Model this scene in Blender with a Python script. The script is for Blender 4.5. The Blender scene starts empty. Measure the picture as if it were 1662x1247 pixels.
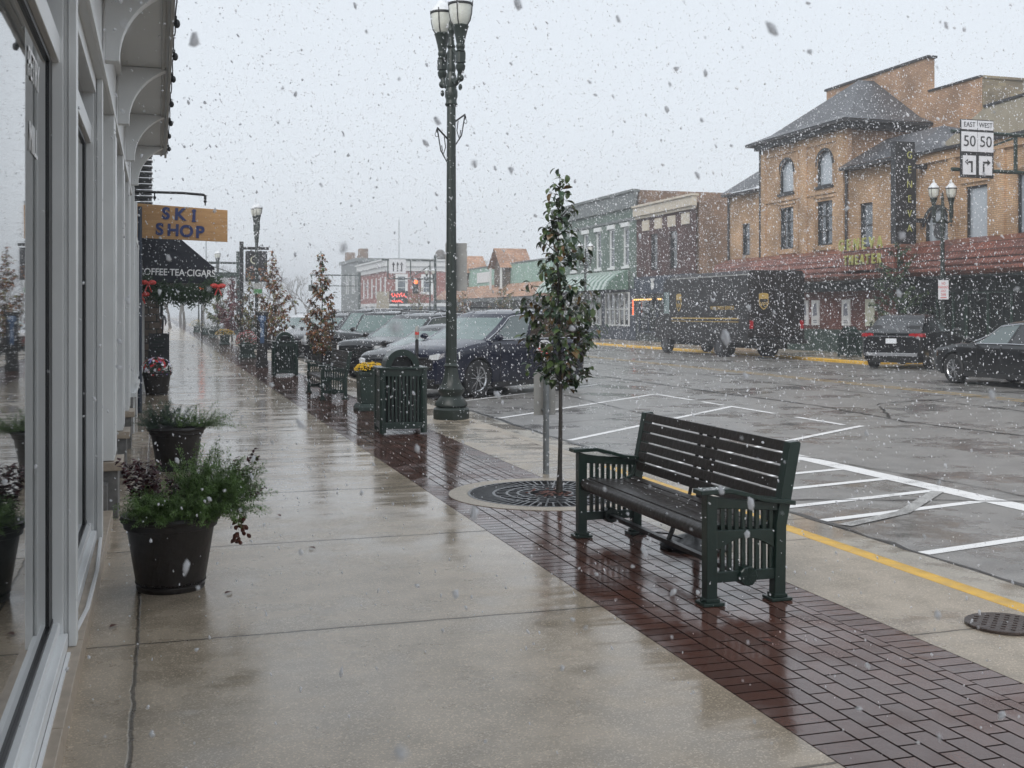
import bpy, bmesh, math, random
import numpy as np
from mathutils import Vector, Matrix, Euler
random.seed(7)
R = math.radians
D = bpy.data
S = bpy.context.scene
COL = S.collection
H = 1.65                                    # eye height
RZ = -0.12                                  # road level below the pavement
YAW = math.atan((831 - 256) / 1850)

# ---------------------------------------------------------------- camera
cam_d = D.cameras.new('camera')
cam = D.objects.new('camera', cam_d)
COL.objects.link(cam)
cam.location = (0, 0, H)
cam.rotation_euler = (R(90), 0, -YAW)
cam_d.sensor_width = 36
cam_d.lens = 1850 / 1662 * 36
cam_d.shift_y = -115.5 / 1662
cam_d.clip_start = 0.05
cam_d.clip_end = 1500
cam_d.dof.use_dof = True
cam_d.dof.focus_distance = 11
cam_d.dof.aperture_fstop = 11
S.camera = cam

# ---------------------------------------------------------------- sky, sun, exposure
w = D.worlds.new('World')
S.world = w
w.use_nodes = True
nt = w.node_tree
bg = nt.nodes['Background']
sky = nt.nodes.new('ShaderNodeTexSky')
sky.sky_type = 'NISHITA'
sky.sun_disc = False
SUN_EL, SUN_AZ = R(38), R(222)
sky.sun_elevation = SUN_EL
sky.sun_rotation = SUN_AZ
sky.dust_density = 4
sky.air_density = 1.0
hs = nt.nodes.new('ShaderNodeHueSaturation')
hs.inputs['Saturation'].default_value = 0.35
nt.links.new(sky.outputs[0], hs.inputs['Color'])
mx = nt.nodes.new('ShaderNodeMix')
mx.data_type = 'RGBA'
mx.inputs['Factor'].default_value = 0.82     # mostly an even sheet of snow cloud
mx.inputs['B'].default_value = (6.0, 6.45, 6.95, 1)
nt.links.new(hs.outputs[0], mx.inputs['A'])
nt.links.new(mx.outputs['Result'], bg.inputs['Color'])
bg.inputs['Strength'].default_value = 0.1
sd = D.lights.new('sun', 'SUN')
sd.energy = 1.5
sd.angle = R(40)
sd.color = (1, 0.97, 0.93)
sun = D.objects.new('sun', sd)
COL.objects.link(sun)
sun.rotation_euler = (R(90) - SUN_EL, 0, R(180) - SUN_AZ)
S.view_settings.view_transform = 'Standard'
S.view_settings.look = 'None'
S.view_settings.exposure = 0.58
S.view_settings.gamma = 1
S.cycles.max_bounces = 6
S.cycles.diffuse_bounces = 2
S.cycles.glossy_bounces = 3
S.cycles.transmission_bounces = 4
S.cycles.transparent_max_bounces = 6
S.cycles.volume_bounces = 0
S.cycles.volume_step_rate = 6
S.cycles.use_adaptive_sampling = True
S.cycles.adaptive_threshold = 0.02
S.cycles.use_denoising = True
S.cycles.caustics_reflective = False
S.cycles.caustics_refractive = False


# ---------------------------------------------------------------- mesh helper
class MB:
    """collects faces and links them as one mesh object"""
    def __init__(s):
        s.v = []
        s.f = []
        s.m = []
        s.cur = 0

    def add(s, vs, fs):
        o = len(s.v)
        s.v += [tuple(p) for p in vs]
        s.f += [tuple(i + o for i in f) for f in fs]
        s.m += [s.cur] * len(fs)
        return s

    def box(s, x0, y0, z0, x1, y1, z1):
        return s.add([(x0, y0, z0), (x1, y0, z0), (x1, y1, z0), (x0, y1, z0), (x0, y0, z1), (x1, y0, z1), (x1, y1, z1), (x0, y1, z1)],
                     [(0, 3, 2, 1), (4, 5, 6, 7), (0, 1, 5, 4), (1, 2, 6, 5), (2, 3, 7, 6), (3, 0, 4, 7)])

    def cbox(s, c, d, rz=0, bev=0):
        """box round a centre; chamfered vertical edges if bev"""
        hx, hy, hz = d[0] / 2, d[1] / 2, d[2] / 2
        if bev:
            b = bev
            pl = [(-hx + b, -hy), (hx - b, -hy), (hx, -hy + b), (hx, hy - b), (hx - b, hy), (-hx + b, hy), (-hx, hy - b), (-hx, -hy + b)]
        else:
            pl = [(-hx, -hy), (hx, -hy), (hx, hy), (-hx, hy)]
        c_, s_ = math.cos(rz), math.sin(rz)
        pl = [(c[0] + x * c_ - y * s_, c[1] + x * s_ + y * c_) for x, y in pl]
        return s.prism(pl, c[2] - hz, c[2] + hz)

    def prism(s, pl, z0, z1):
        n = len(pl)
        return s.add([(x, y, z0) for x, y in pl] + [(x, y, z1) for x, y in pl],
                     [tuple(reversed(range(n))), tuple(range(n, 2 * n))] + [(i, (i + 1) % n, n + (i + 1) % n, n + i) for i in range(n)])

    def prismx(s, pl, x0, x1):
        """polygon in (y,z) swept along x"""
        n = len(pl)
        return s.add([(x0, y, z) for y, z in pl] + [(x1, y, z) for y, z in pl],
                     [tuple(reversed(range(n))), tuple(range(n, 2 * n))] + [(i, (i + 1) % n, n + (i + 1) % n, n + i) for i in range(n)])

    def prismy(s, pl, y0, y1):
        """polygon in (x,z) swept along y"""
        n = len(pl)
        return s.add([(x, y0, z) for x, z in pl] + [(x, y1, z) for x, z in pl],
                     [tuple(range(n)), tuple(reversed(range(n, 2 * n)))] + [((i + 1) % n, i, n + i, n + (i + 1) % n) for i in range(n)])

    def bar(s, p0, p1, wd, th):
        """rectangular bar from p0 to p1"""
        p0, p1 = Vector(p0), Vector(p1)
        d = (p1 - p0).normalized()
        up = Vector((0, 0, 1)) if abs(d.z) < 0.95 else Vector((0, 1, 0))
        a = d.cross(up).normalized() * wd / 2
        b = a.cross(d).normalized() * th / 2
        return s.add([p0 - a - b, p0 + a - b, p0 + a + b, p0 - a + b, p1 - a - b, p1 + a - b, p1 + a + b, p1 - a + b],
                     [(0, 1, 2, 3), (7, 6, 5, 4), (0, 4, 5, 1), (1, 5, 6, 2), (2, 6, 7, 3), (3, 7, 4, 0)])

    def tube(s, pts, r, n=8, cap=True):
        pts = [Vector(p) for p in pts]
        rs = r if isinstance(r, (list, tuple)) else [r] * len(pts)
        vs, fs = [], []
        prev = None
        for i, p in enumerate(pts):
            d = (pts[min(i + 1, len(pts) - 1)] - pts[max(i - 1, 0)])
            d = d.normalized() if d.length > 1e-9 else Vector((0, 0, 1))
            if prev is None:
                up = Vector((0, 0, 1)) if abs(d.z) < 0.9 else Vector((1, 0, 0))
                a = d.cross(up).normalized()
            else:
                a = (prev - d * prev.dot(d))
                a = a.normalized() if a.length > 1e-6 else d.orthogonal().normalized()
            prev = a
            b = d.cross(a)
            for k in range(n):
                t = 2 * math.pi * k / n
                vs.append(p + (a * math.cos(t) + b * math.sin(t)) * rs[i])
        for i in range(len(pts) - 1):
            for k in range(n):
                fs.append((i * n + k, i * n + (k + 1) % n, (i + 1) * n + (k + 1) % n, (i + 1) * n + k))
        if cap:
            fs.append(tuple(reversed(range(n))))
            fs.append(tuple(range((len(pts) - 1) * n, len(pts) * n)))
        return s.add(vs, fs)

    def lathe(s, prof, c=(0, 0, 0), n=24, axis='z', flute=0, fr=None, caps=True):
        """profile [(r, h)] turned about an axis through c"""
        vs, fs = [], []
        for j, (r, h) in enumerate(prof):
            for k in range(n):
                t = 2 * math.pi * k / n
                rr = r * (1 - flute) if (flute and k % 2 and fr and fr[0] <= h <= fr[1]) else r
                a, b = rr * math.cos(t), rr * math.sin(t)
                p = (a, b, h) if axis == 'z' else ((h, a, b) if axis == 'x' else (b, h, a))
                vs.append((c[0] + p[0], c[1] + p[1], c[2] + p[2]))
        for j in range(len(prof) - 1):
            for k in range(n):
                fs.append((j * n + k, j * n + (k + 1) % n, (j + 1) * n + (k + 1) % n, (j + 1) * n + k))
        if caps and prof[0][0] > 1e-4:
            fs.append(tuple(reversed(range(n))))
        if caps and prof[-1][0] > 1e-4:
            fs.append(tuple(range((len(prof) - 1) * n, len(prof) * n)))
        return s.add(vs, fs)

    def sphere(s, c, r, n=10, m=6, sc=(1, 1, 1)):
        vs, fs = [], []
        for j in range(m + 1):
            ph = math.pi * j / m
            for k in range(n):
                t = 2 * math.pi * k / n
                vs.append((c[0] + r * sc[0] * math.sin(ph) * math.cos(t), c[1] + r * sc[1] * math.sin(ph) * math.sin(t), c[2] - r * sc[2] * math.cos(ph)))
        for j in range(m):
            for k in range(n):
                fs.append((j * n + k, j * n + (k + 1) % n, (j + 1) * n + (k + 1) % n, (j + 1) * n + k))
        return s.add(vs, fs)

    def quad(s, a, b, c, d):
        return s.add([a, b, c, d], [(0, 1, 2, 3)])

    def leaf(s, p, d, up, L, W, droop=0.35):
        """a small folded leaf: four faces"""
        d = d.normalized()
        sd_ = d.cross(up)
        sd_ = sd_.normalized() if sd_.length > 1e-5 else Vector((1, 0, 0))
        n_ = sd_.cross(d)
        m1 = p + d * L * 0.45 + n_ * L * 0.05
        tip = p + d * L * 0.95 - n_ * L * droop
        a = m1 + sd_ * W / 2 - n_ * W * .15 - d * L * .05
        b = m1 - sd_ * W / 2 - n_ * W * .15 - d * L * .05
        return s.add([p, a, m1, b, tip], [(0, 1, 2), (0, 2, 3), (1, 4, 2), (2, 4, 3)])

    def curl(s, p, d, up, L, W, droop=0.35):
        """a longer leaf, folded on its midrib and curling down"""
        d = d.normalized()
        sd_ = d.cross(up)
        sd_ = sd_.normalized() if sd_.length > 1e-5 else Vector((1, 0, 0))
        n_ = sd_.cross(d).normalized()
        vs, q, a = [], Vector(p), 0.25
        for i, w_ in enumerate((.06, .78, 1.0, .72, .02)):
            vs += [q + sd_ * W / 2 * w_ + n_ * W * .16 * w_, q.copy(), q - sd_ * W / 2 * w_ + n_ * W * .16 * w_]
            a -= droop * .8
            q = q + (d * math.cos(a) + n_ * math.sin(a)) * L / 4
        fs = []
        for i in range(4):
            b = i * 3
            fs += [(b, b + 1, b + 4, b + 3), (b + 1, b + 2, b + 5, b + 4)]
        return s.add(vs, fs)

    def build(s, name, mats, parent=None, smooth=0, bevel=0, **kw):
        me = D.meshes.new(name)
        me.from_pydata([tuple(p) for p in s.v], [], s.f)
        mats = mats if isinstance(mats, (list, tuple)) else [mats]
        for m_ in mats:
            me.materials.append(M[m_] if isinstance(m_, str) else m_)
        if len(mats) > 1:
            me.polygons.foreach_set('material_index', s.m)
        if smooth:
            me.polygons.foreach_set('use_smooth', [True] * len(me.polygons))
            try:
                me.set_sharp_from_angle(angle=R(smooth))
            except Exception:
                pass
        me.update()
        o = D.objects.new(name, me)
        COL.objects.link(o)
        if parent:
            o.parent = parent
        if bevel:
            b = o.modifiers.new('bevel', 'BEVEL')
            b.width = bevel
            b.segments = 2
            b.limit_method = 'ANGLE'
        for k, v_ in kw.items():
            o[k] = v_
        return o


def empty(name, label, cat, loc=(0, 0, 0), rz=0, group=None, kind=None):
    o = D.objects.new(name, None)
    COL.objects.link(o)
    o.location = loc
    o.rotation_euler = (0, 0, rz)
    o['label'] = label
    o['category'] = cat
    if group:
        o['group'] = group
    if kind:
        o['kind'] = kind
    return o


def tag(o, label, cat, group=None, kind=None):
    o['label'] = label
    o['category'] = cat
    if group:
        o['group'] = group
    if kind:
        o['kind'] = kind
    return o


def dup(root, label, loc, rz=None, group=None, sc=None):
    def rec(o, par):
        c = o.copy()
        COL.objects.link(c)
        if par:
            c.parent = par
        for ch in [q for q in KIDS.get(o.name, [])]:
            rec(ch, c)
        return c
    KIDS = {}
    for q in D.objects:
        if q.parent:
            KIDS.setdefault(q.parent.name, []).append(q)
    c = rec(root, None)
    c.location = loc
    if rz is not None:
        c.rotation_euler = (0, 0, rz)
    if sc:
        c.scale = sc if isinstance(sc, tuple) else (sc,) * 3
    c['label'] = label
    if group:
        c['group'] = group
    return c


def text(s, size, loc, rot, mat_, parent, name='lettering', ext=0.004, ax='CENTER', sx=1.0, outline=0, spacing=1.0, bold=0):
    cu = D.curves.new(name, 'FONT')
    cu.body = s
    cu.size = size
    cu.extrude = ext
    cu.align_x = ax
    cu.align_y = 'CENTER'
    cu.space_character = spacing
    cu.offset = bold
    if outline:
        cu.fill_mode = 'NONE'
        cu.extrude = 0
        cu.bevel_depth = outline
        cu.bevel_resolution = 0
    o = D.objects.new(name, cu)
    COL.objects.link(o)
    dg = bpy.context.evaluated_depsgraph_get()
    me = D.meshes.new_from_object(o.evaluated_get(dg))
    D.objects.remove(o)
    D.curves.remove(cu)
    me.materials.clear()
    me.materials.append(M[mat_])
    q = D.objects.new(name, me)
    COL.objects.link(q)
    q.scale = (sx, 1, 1)
    q.rotation_euler = rot
    q.location = loc
    if parent:
        q.parent = parent
    return q


FACE_CAM = (R(90), 0, 0)                    # reads from the south
FACE_WEST = (R(90), 0, R(-90))              # reads from across the street
FACE_EAST = (R(90), 0, R(90))

# ---------------------------------------------------------------- materials
M = {}


def nodes(name):
    m = D.materials.new(name)
    m.use_nodes = True
    t = m.node_tree
    b = t.nodes['Principled BSDF']
    M[name] = m
    return m, t, b, t.nodes.new, t.links.new


def mat(name, col, rough=0.5, metal=0.0, var=0.12, scale=8.0, bump=0.0, coat=0.0, emit=0, ior=None, rvar=0.0, det=3):
    m, t, b, N, L = nodes(name)
    b.inputs['Base Color'].default_value = (*col, 1)
    b.inputs['Roughness'].default_value = rough
    b.inputs['Metallic'].default_value = metal
    b.inputs['Coat Weight'].default_value = coat
    b.inputs['Coat Roughness'].default_value = 0.06
    if ior:
        b.inputs['IOR'].default_value = ior
    if emit:
        b.inputs['Emission Color'].default_value = (*col, 1)
        b.inputs['Emission Strength'].default_value = emit
    if var or bump or rvar:
        tc = N('ShaderNodeTexCoord')
        no = N('ShaderNodeTexNoise')
        no.inputs['Scale'].default_value = scale
        no.inputs['Detail'].default_value = det
        L(tc.outputs['Object'], no.inputs['Vector'])
        if var:
            mr = N('ShaderNodeMapRange')
            mr.inputs['From Min'].default_value = .3
            mr.inputs['From Max'].default_value = .7
            mr.inputs['To Min'].default_value = 1 - var
            mr.inputs['To Max'].default_value = 1 + var
            L(no.outputs[0], mr.inputs[0])
            hv = N('ShaderNodeHueSaturation')
            hv.inputs['Color'].default_value = (*col, 1)
            L(mr.outputs[0], hv.inputs['Value'])
            L(hv.outputs[0], b.inputs['Base Color'])
        if rvar:
            mr = N('ShaderNodeMapRange')
            mr.inputs['From Min'].default_value = .3
            mr.inputs['From Max'].default_value = .7
            mr.inputs['To Min'].default_value = max(0.02, rough - rvar)
            mr.inputs['To Max'].default_value = rough + rvar
            L(no.outputs[0], mr.inputs[0])
            L(mr.outputs[0], b.inputs['Roughness'])
        if bump:
            bp = N('ShaderNodeBump')
            bp.inputs['Strength'].default_value = bump
            bp.inputs['Distance'].default_value = 0.02
            L(no.outputs[0], bp.inputs['Height'])
            L(bp.outputs[0], b.inputs['Normal'])
    return m


def brick(name, c1, c2, mortar, bw=0.21, bh=0.07, ms=0.01, rough=0.75, bump=0.4, swap=False, stain=0.33, sscale=0.8):
    """brick courses for vertical walls: along = x+y, up = z"""
    m, t, b, N, L = nodes(name)
    tc = N('ShaderNodeTexCoord')
    sx = N('ShaderNodeSeparateXYZ')
    L(tc.outputs['Object'], sx.inputs[0])
    ad = N('ShaderNodeMath')
    L(sx.outputs[0], ad.inputs[0])
    L(sx.outputs[1], ad.inputs[1])
    cb = N('ShaderNodeCombineXYZ')
    L(ad.outputs[0], cb.inputs[0])
    L(sx.outputs[2], cb.inputs[1])
    bt = N('ShaderNodeTexBrick')
    bt.inputs['Scale'].default_value = 1
    bt.inputs['Color1'].default_value = (*c1, 1)
    bt.inputs['Color2'].default_value = (*c2, 1)
    bt.inputs['Mortar'].default_value = (*mortar, 1)
    bt.inputs['Brick Width'].default_value = bw
    bt.inputs['Row Height'].default_value = bh
    bt.inputs['Mortar Size'].default_value = ms
    L(cb.outputs[0], bt.inputs['Vector'])
    no = N('ShaderNodeTexNoise')
    no.inputs['Scale'].default_value = sscale
    no.inputs['Detail'].default_value = 5
    L(tc.outputs['Object'], no.inputs['Vector'])
    mr = N('ShaderNodeMapRange')
    mr.inputs['From Min'].default_value = .3
    mr.inputs['From Max'].default_value = .7
    mr.inputs['To Min'].default_value = 1 - stain
    mr.inputs['To Max'].default_value = 1 + stain
    L(no.outputs[0], mr.inputs[0])
    hv = N('ShaderNodeHueSaturation')
    L(bt.outputs['Color'], hv.inputs['Color'])
    L(mr.outputs[0], hv.inputs['Value'])
    L(hv.outputs[0], b.inputs['Base Color'])
    b.inputs['Roughness'].default_value = rough
    bp = N('ShaderNodeBump')
    bp.invert = True
    bp.inputs['Strength'].default_value = bump
    bp.inputs['Distance'].default_value = 0.01
    L(bt.outputs['Fac'], bp.inputs['Height'])
    L(bp.outputs[0], b.inputs['Normal'])
    return m


def math_node(N, L, op, a, b=None, clamp=False):
    n = N('ShaderNodeMath')
    n.operation = op
    n.use_clamp = clamp
    for i, q in enumerate([a, b]):
        if q is None:
            continue
        if isinstance(q, (int, float)):
            n.inputs[i].default_value = q
        else:
            L(q, n.inputs[i])
    return n.outputs[0]


def rng(N, L, src, a, b, c, d, smooth=True):
    n = N('ShaderNodeMapRange')
    if smooth:
        n.interpolation_type = 'SMOOTHSTEP'
    for k, v_ in zip(('From Min', 'From Max', 'To Min', 'To Max'), (a, b, c, d)):
        n.inputs[k].default_value = v_
    L(src, n.inputs[0])
    return n.outputs[0]


def noise(N, L, vec, scale, det=4, rough=0.55, dist=0):
    n = N('ShaderNodeTexNoise')
    n.inputs['Scale'].default_value = scale
    n.inputs['Detail'].default_value = det
    n.inputs['Roughness'].default_value = rough
    n.inputs['Distortion'].default_value = dist
    L(vec, n.inputs['Vector'])
    return n.outputs[0]


def mixc(N, L, fac, a, b):
    n = N('ShaderNodeMix')
    n.data_type = 'RGBA'
    if isinstance(fac, (int, float)):
        n.inputs['Factor'].default_value = fac
    else:
        L(fac, n.inputs['Factor'])
    for k, q in (('A', a), ('B', b)):
        if isinstance(q, tuple):
            n.inputs[k].default_value = (*q, 1)
        else:
            L(q, n.inputs[k])
    return n.outputs['Result']


def concrete(name, base, dark, joint=None, y0=0, xj=None, puddle=(0.47, 0.62), wet=0.12, dry=0.42, agg=0.5, ripple=0.0, soak=False):
    """wet exposed-aggregate concrete with tooled joints and water films"""
    m, t, b, N, L = nodes(name)
    tc = N('ShaderNodeTexCoord').outputs['Object']
    sp = N('ShaderNodeSeparateXYZ')
    L(tc, sp.inputs[0])
    big = noise(N, L, tc, 0.55, 5, .6)
    mid = noise(N, L, tc, 3.2, 5, .6)
    fine = noise(N, L, tc, 160, 2, .5)
    vo = N('ShaderNodeTexVoronoi')
    vo.inputs['Scale'].default_value = 150
    L(tc, vo.inputs['Vector'])
    c = mixc(N, L, rng(N, L, mid, .3, .7, 0, 1), base, dark)
    c = mixc(N, L, math_node(N, L, 'MULTIPLY', rng(N, L, vo.outputs['Color'], .66, .82, 0, 1), agg), c, tuple(min(1, q * 1.9) for q in base))
    c = mixc(N, L, math_node(N, L, 'MULTIPLY', rng(N, L, fine, .30, .42, 1, 0), agg * .8), c, tuple(q * .35 for q in dark))
    v2 = N('ShaderNodeTexVoronoi')
    v2.inputs['Scale'].default_value = 38
    L(tc, v2.inputs['Vector'])
    peb = math_node(N, L, 'MULTIPLY', rng(N, L, v2.outputs['Distance'], .12, .2, 1, 0), rng(N, L, v2.outputs['Color'], .8, .86, 0, 1))
    c = mixc(N, L, math_node(N, L, 'MULTIPLY', peb, agg * 1.4), c, tuple(q * .4 for q in dark))
    wn = math_node(N, L, 'ADD', math_node(N, L, 'MULTIPLY', big, .7), math_node(N, L, 'MULTIPLY', mid, .3))
    if soak:     # wetter along the bricks; farther on too, partly grazing sheen built in
        wn = math_node(N, L, 'ADD', wn, rng(N, L, sp.outputs[1], 6.0, 13.0, 0, .085))
        wn = math_node(N, L, 'ADD', wn, rng(N, L, sp.outputs[0], 1.75, 2.35, 0, .07))
    film = rng(N, L, wn, puddle[0], puddle[1], 0, 1)
    c = mixc(N, L, math_node(N, L, 'MULTIPLY', film, .2), c, tuple(q * .55 for q in dark))
    h = math_node(N, L, 'MULTIPLY', math_node(N, L, 'SUBTRACT', 1.0, film), math_node(N, L, 'ADD', math_node(N, L, 'MULTIPLY', fine, .35), math_node(N, L, 'MULTIPLY', vo.outputs[0], .5)))
    if joint:
        wob = math_node(N, L, 'MULTIPLY', math_node(N, L, 'SUBTRACT', noise(N, L, tc, 6, 3), .5), .03)
        yy = math_node(N, L, 'ADD', sp.outputs[1], wob)
        fr = math_node(N, L, 'FRACT', math_node(N, L, 'DIVIDE', math_node(N, L, 'SUBTRACT', yy, y0 - joint / 2), joint))
        dj = math_node(N, L, 'MULTIPLY', math_node(N, L, 'ABSOLUTE', math_node(N, L, 'SUBTRACT', fr, .5)), joint)
        if xj is not None:
            dx = math_node(N, L, 'ABSOLUTE', math_node(N, L, 'SUBTRACT', math_node(N, L, 'ADD', sp.outputs[0], wob), xj))
            dj = math_node(N, L, 'MINIMUM', dj, dx)
        jm = rng(N, L, dj, .004, .013, 1, 0)
        c = mixc(N, L, math_node(N, L, 'MULTIPLY', jm, .8), c, (.02, .017, .014))
        edge = rng(N, L, dj, .01, .09, 1, 0)
        c = mixc(N, L, math_node(N, L, 'MULTIPLY', edge, .22), c, tuple(q * .5 for q in dark))
        h = math_node(N, L, 'SUBTRACT', h, math_node(N, L, 'MULTIPLY', jm, 6))
    L(c, b.inputs['Base Color'])
    rr = N('ShaderNodeMapRange')
    L(film, rr.inputs[0])
    rr.inputs['To Min'].default_value = dry
    rr.inputs['To Max'].default_value = wet
    L(rr.outputs[0], b.inputs['Roughness'])
    bp = N('ShaderNodeBump')
    bp.inputs['Strength'].default_value = .55
    bp.inputs['Distance'].default_value = .0016
    L(h, bp.inputs['Height'])
    if ripple:
        # long gentle unevenness of the slabs, seen in the reflections
        mp = N('ShaderNodeMapping')
        mp.inputs['Scale'].default_value = (.35, 1.6, 1)
        L(tc, mp.inputs[0])
        b2 = N('ShaderNodeBump')
        b2.inputs['Strength'].default_value = 1
        b2.inputs['Distance'].default_value = ripple
        L(noise(N, L, mp.outputs[0], 1.1, 3, .5), b2.inputs['Height'])
        L(b2.outputs[0], bp.inputs['Normal'])
    L(bp.outputs[0], b.inputs['Normal'])
    return m


concrete('pavement_concrete', (.43, .355, .27), (.30, .245, .18), joint=2.33, y0=5.97, xj=-.1, puddle=(.47, .62), agg=.5, wet=.12, dry=.28, ripple=.016, soak=True)
concrete('verge_concrete', (.38, .325, .26), (.26, .22, .17), joint=2.33, y0=7.3, puddle=(.44, .58), wet=.1, dry=.4, ripple=.01)
concrete('kerb_concrete', (.36, .31, .25), (.25, .22, .18), joint=3.0, y0=8.6, puddle=(.55, .7), wet=.2, dry=.45)
concrete('gutter_concrete', (.36, .33, .28), (.23, .21, .18), joint=3.0, y0=8.6, puddle=(.42, .55), wet=.1, dry=.4)
concrete('asphalt', (.23, .222, .213), (.15, .145, .14), puddle=(.48, .62), wet=.12, dry=.34, agg=.5, ripple=.012)
concrete('ring_concrete', (.38, .33, .27), (.28, .24, .19), puddle=(.6, .75), wet=.2, dry=.45)


def pavers(name, bw, bh, rot, loc, off):
    m, t, b, N, L = nodes(name)
    tc = N('ShaderNodeTexCoord').outputs['Object']
    mp = N('ShaderNodeMapping')
    mp.inputs['Rotation'].default_value = (0, 0, rot)
    mp.inputs['Location'].default_value = loc
    L(tc, mp.inputs[0])
    bt = N('ShaderNodeTexBrick')
    bt.inputs['Scale'].default_value = 1
    bt.inputs['Color1'].default_value = (.13, .058, .042, 1)
    bt.inputs['Color2'].default_value = (.08, .037, .028, 1)
    bt.inputs['Mortar'].default_value = (.005, .004, .0035, 1)
    bt.inputs['Brick Width'].default_value = bw
    bt.inputs['Row Height'].default_value = bh
    bt.inputs['Mortar Size'].default_value = .0055
    bt.offset = off
    bt.inputs['Mortar Smooth'].default_value = .1
    L(mp.outputs[0], bt.inputs['Vector'])
    mid = noise(N, L, tc, 2.2, 5, .6)
    fine = noise(N, L, tc, 60, 4, .6)
    c = mixc(N, L, rng(N, L, fine, .35, .7, 0, .45), bt.outputs['Color'], (.055, .03, .027))
    L(c, b.inputs['Base Color'])
    film = rng(N, L, mid, .36, .54, 0, 1)
    rr = math_node(N, L, 'SUBTRACT', .24, math_node(N, L, 'MULTIPLY', film, .2))
    rr = math_node(N, L, 'ADD', rr, math_node(N, L, 'MULTIPLY', fine, .06))
    L(math_node(N, L, 'ADD', rr, math_node(N, L, 'MULTIPLY', bt.outputs['Fac'], .7)), b.inputs['Roughness'])
    L(math_node(N, L, 'SUBTRACT', .5, math_node(N, L, 'MULTIPLY', bt.outputs['Fac'], .5)), b.inputs['Specular IOR Level'])
    # every brick lies at a slightly different tilt
    bp = N('ShaderNodeBump')
    bp.inputs['Strength'].default_value = .8
    bp.inputs['Distance'].default_value = .006
    hh = math_node(N, L, 'ADD', math_node(N, L, 'MULTIPLY', bt.outputs['Fac'], -2.0), math_node(N, L, 'MULTIPLY', fine, .1))
    hh = math_node(N, L, 'ADD', hh, math_node(N, L, 'MULTIPLY', noise(N, L, tc, 5, 2), .45))
    L(hh, bp.inputs['Height'])
    L(bp.outputs[0], b.inputs['Normal'])


pavers('paver_field', .206, .103, R(90), (0, -2.586, 0), .5)
pavers('paver_soldier', .206, .103, 0, (-2.38, 0, 0), 0)
pavers('paver_soldier_outer', .206, .103, 0, (-3.474, .05, 0), 0)

mat('dark_green_paint', (.008, .022, .017), .32, var=.15, scale=30, bump=.06, coat=.15)
mat('dark_green_flat', (.014, .03, .024), .42, var=.2, scale=12, bump=.1)
mat('lamp_green', (.013, .021, .017), .42, var=.2, scale=14, bump=.1)
mat('slat_brown', (.017, .0125, .0105), .38, var=.35, scale=25, bump=.25, det=6, rvar=.1)
mat('black_iron', (.012, .012, .013), .35, var=.2, scale=25, bump=.1)
mat('grate_iron', (.075, .078, .085), .28, metal=.3, var=.3, scale=20, bump=.1)
mat('pit_soil', (.02, .014, .01), .8, var=.4, scale=30, bump=.5)
mat('manhole_iron', (.05, .035, .03), .35, var=.4, scale=40, bump=.5)
mat('yellow_paint', (.62, .37, .05), .42, var=.18, scale=9, bump=.1, det=6, rvar=.1)
mat('pole_steel', (.20, .215, .225), .4, metal=.5, var=.15, scale=18)
mat('sign_grey', (.3, .3, .29), .45, metal=.1, var=.12, scale=6)
mat('sign_white', (.62, .63, .66), .45, var=.05)
mat('sign_black', (.015, .015, .017), .45, var=0)
mat('sign_red', (.55, .05, .04), .4, var=.1)
mat('white_trim', (.74, .75, .75), .38, var=.05, scale=3, rvar=.08)
mat('grey_trim', (.60, .61, .605), .4, var=.06, scale=2, rvar=.08)
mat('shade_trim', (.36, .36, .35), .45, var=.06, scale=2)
mat('gasket', (.012, .012, .014), .4, var=0)
mat('sill_stone', (.40, .33, .26), .42, var=.15, scale=10, bump=.15, det=6)
mat('plinth_stone', (.17, .165, .16), .5, var=.25, scale=14, bump=.3, det=6)
mat('silicone', (.75, .75, .75), .4, var=.03)
mat('mosslime', (.16, .17, .11), .7, var=.4, scale=30)
mat('lamp_globe', (.56, .57, .52), .25, var=.1, scale=12, coat=.5)
mat('lamp_roof', (.62, .64, .66), .35, var=.1)
mat('lettering_white', (.8, .8, .8), .5, var=0)
mat('lettering_blue', (.02, .035, .13), .45, var=.2, scale=20)
mat('navy_canvas', (.008, .010, .018), .6, var=.3, scale=10, bump=.2)
mat('pot_brown', (.016, .012, .011), .42, var=.3, scale=18, bump=.25, det=6)
mat('potting_soil', (.015, .011, .009), .8, var=.4, scale=40, bump=.6)
mat('fern_green', (.115, .20, .05), .5, var=.45, scale=14)
mat('fern_dark', (.02, .06, .022), .5, var=.4, scale=14)
mat('needle_green', (.045, .085, .05), .5, var=.3, scale=14)
mat('coleus_red', (.06, .012, .016), .45, var=.4, scale=18)
mat('garland_green', (.02, .045, .015), .6, var=.4, scale=12)
mat('mum_yellow', (.72, .45, .015), .6, var=.25, scale=25)
mat('flower_red', (.5, .015, .02), .5, var=.3, scale=25)
mat('flower_white', (.8, .78, .85), .5, var=.1, scale=25)
mat('flower_purple', (.25, .2, .5), .5, var=.2, scale=25)
mat('bark', (.03, .026, .022), .6, var=.35, scale=30, bump=.6, det=6)
mat('leaf_green', (.05, .08, .022), .38, var=.4, scale=9)
mat('leaf_dark', (.018, .042, .018), .35, var=.3, scale=9)
mat('leaf_bronze', (.12, .075, .03), .42, var=.35, scale=9)
mat('leaf_orange', (.22, .085, .025), .5, var=.35, scale=9)
mat('leaf_rust', (.12, .045, .02), .5, var=.35, scale=9)
mat('leaf_maroon', (.10, .018, .022), .5, var=.35, scale=9)
mat('leaf_olive', (.14, .13, .035), .5, var=.35, scale=9)
mat('bare_bark', (.11, .10, .09), .8, var=.2, scale=3)
mat('snow', (.9, .92, .95), .7, var=0)
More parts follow.
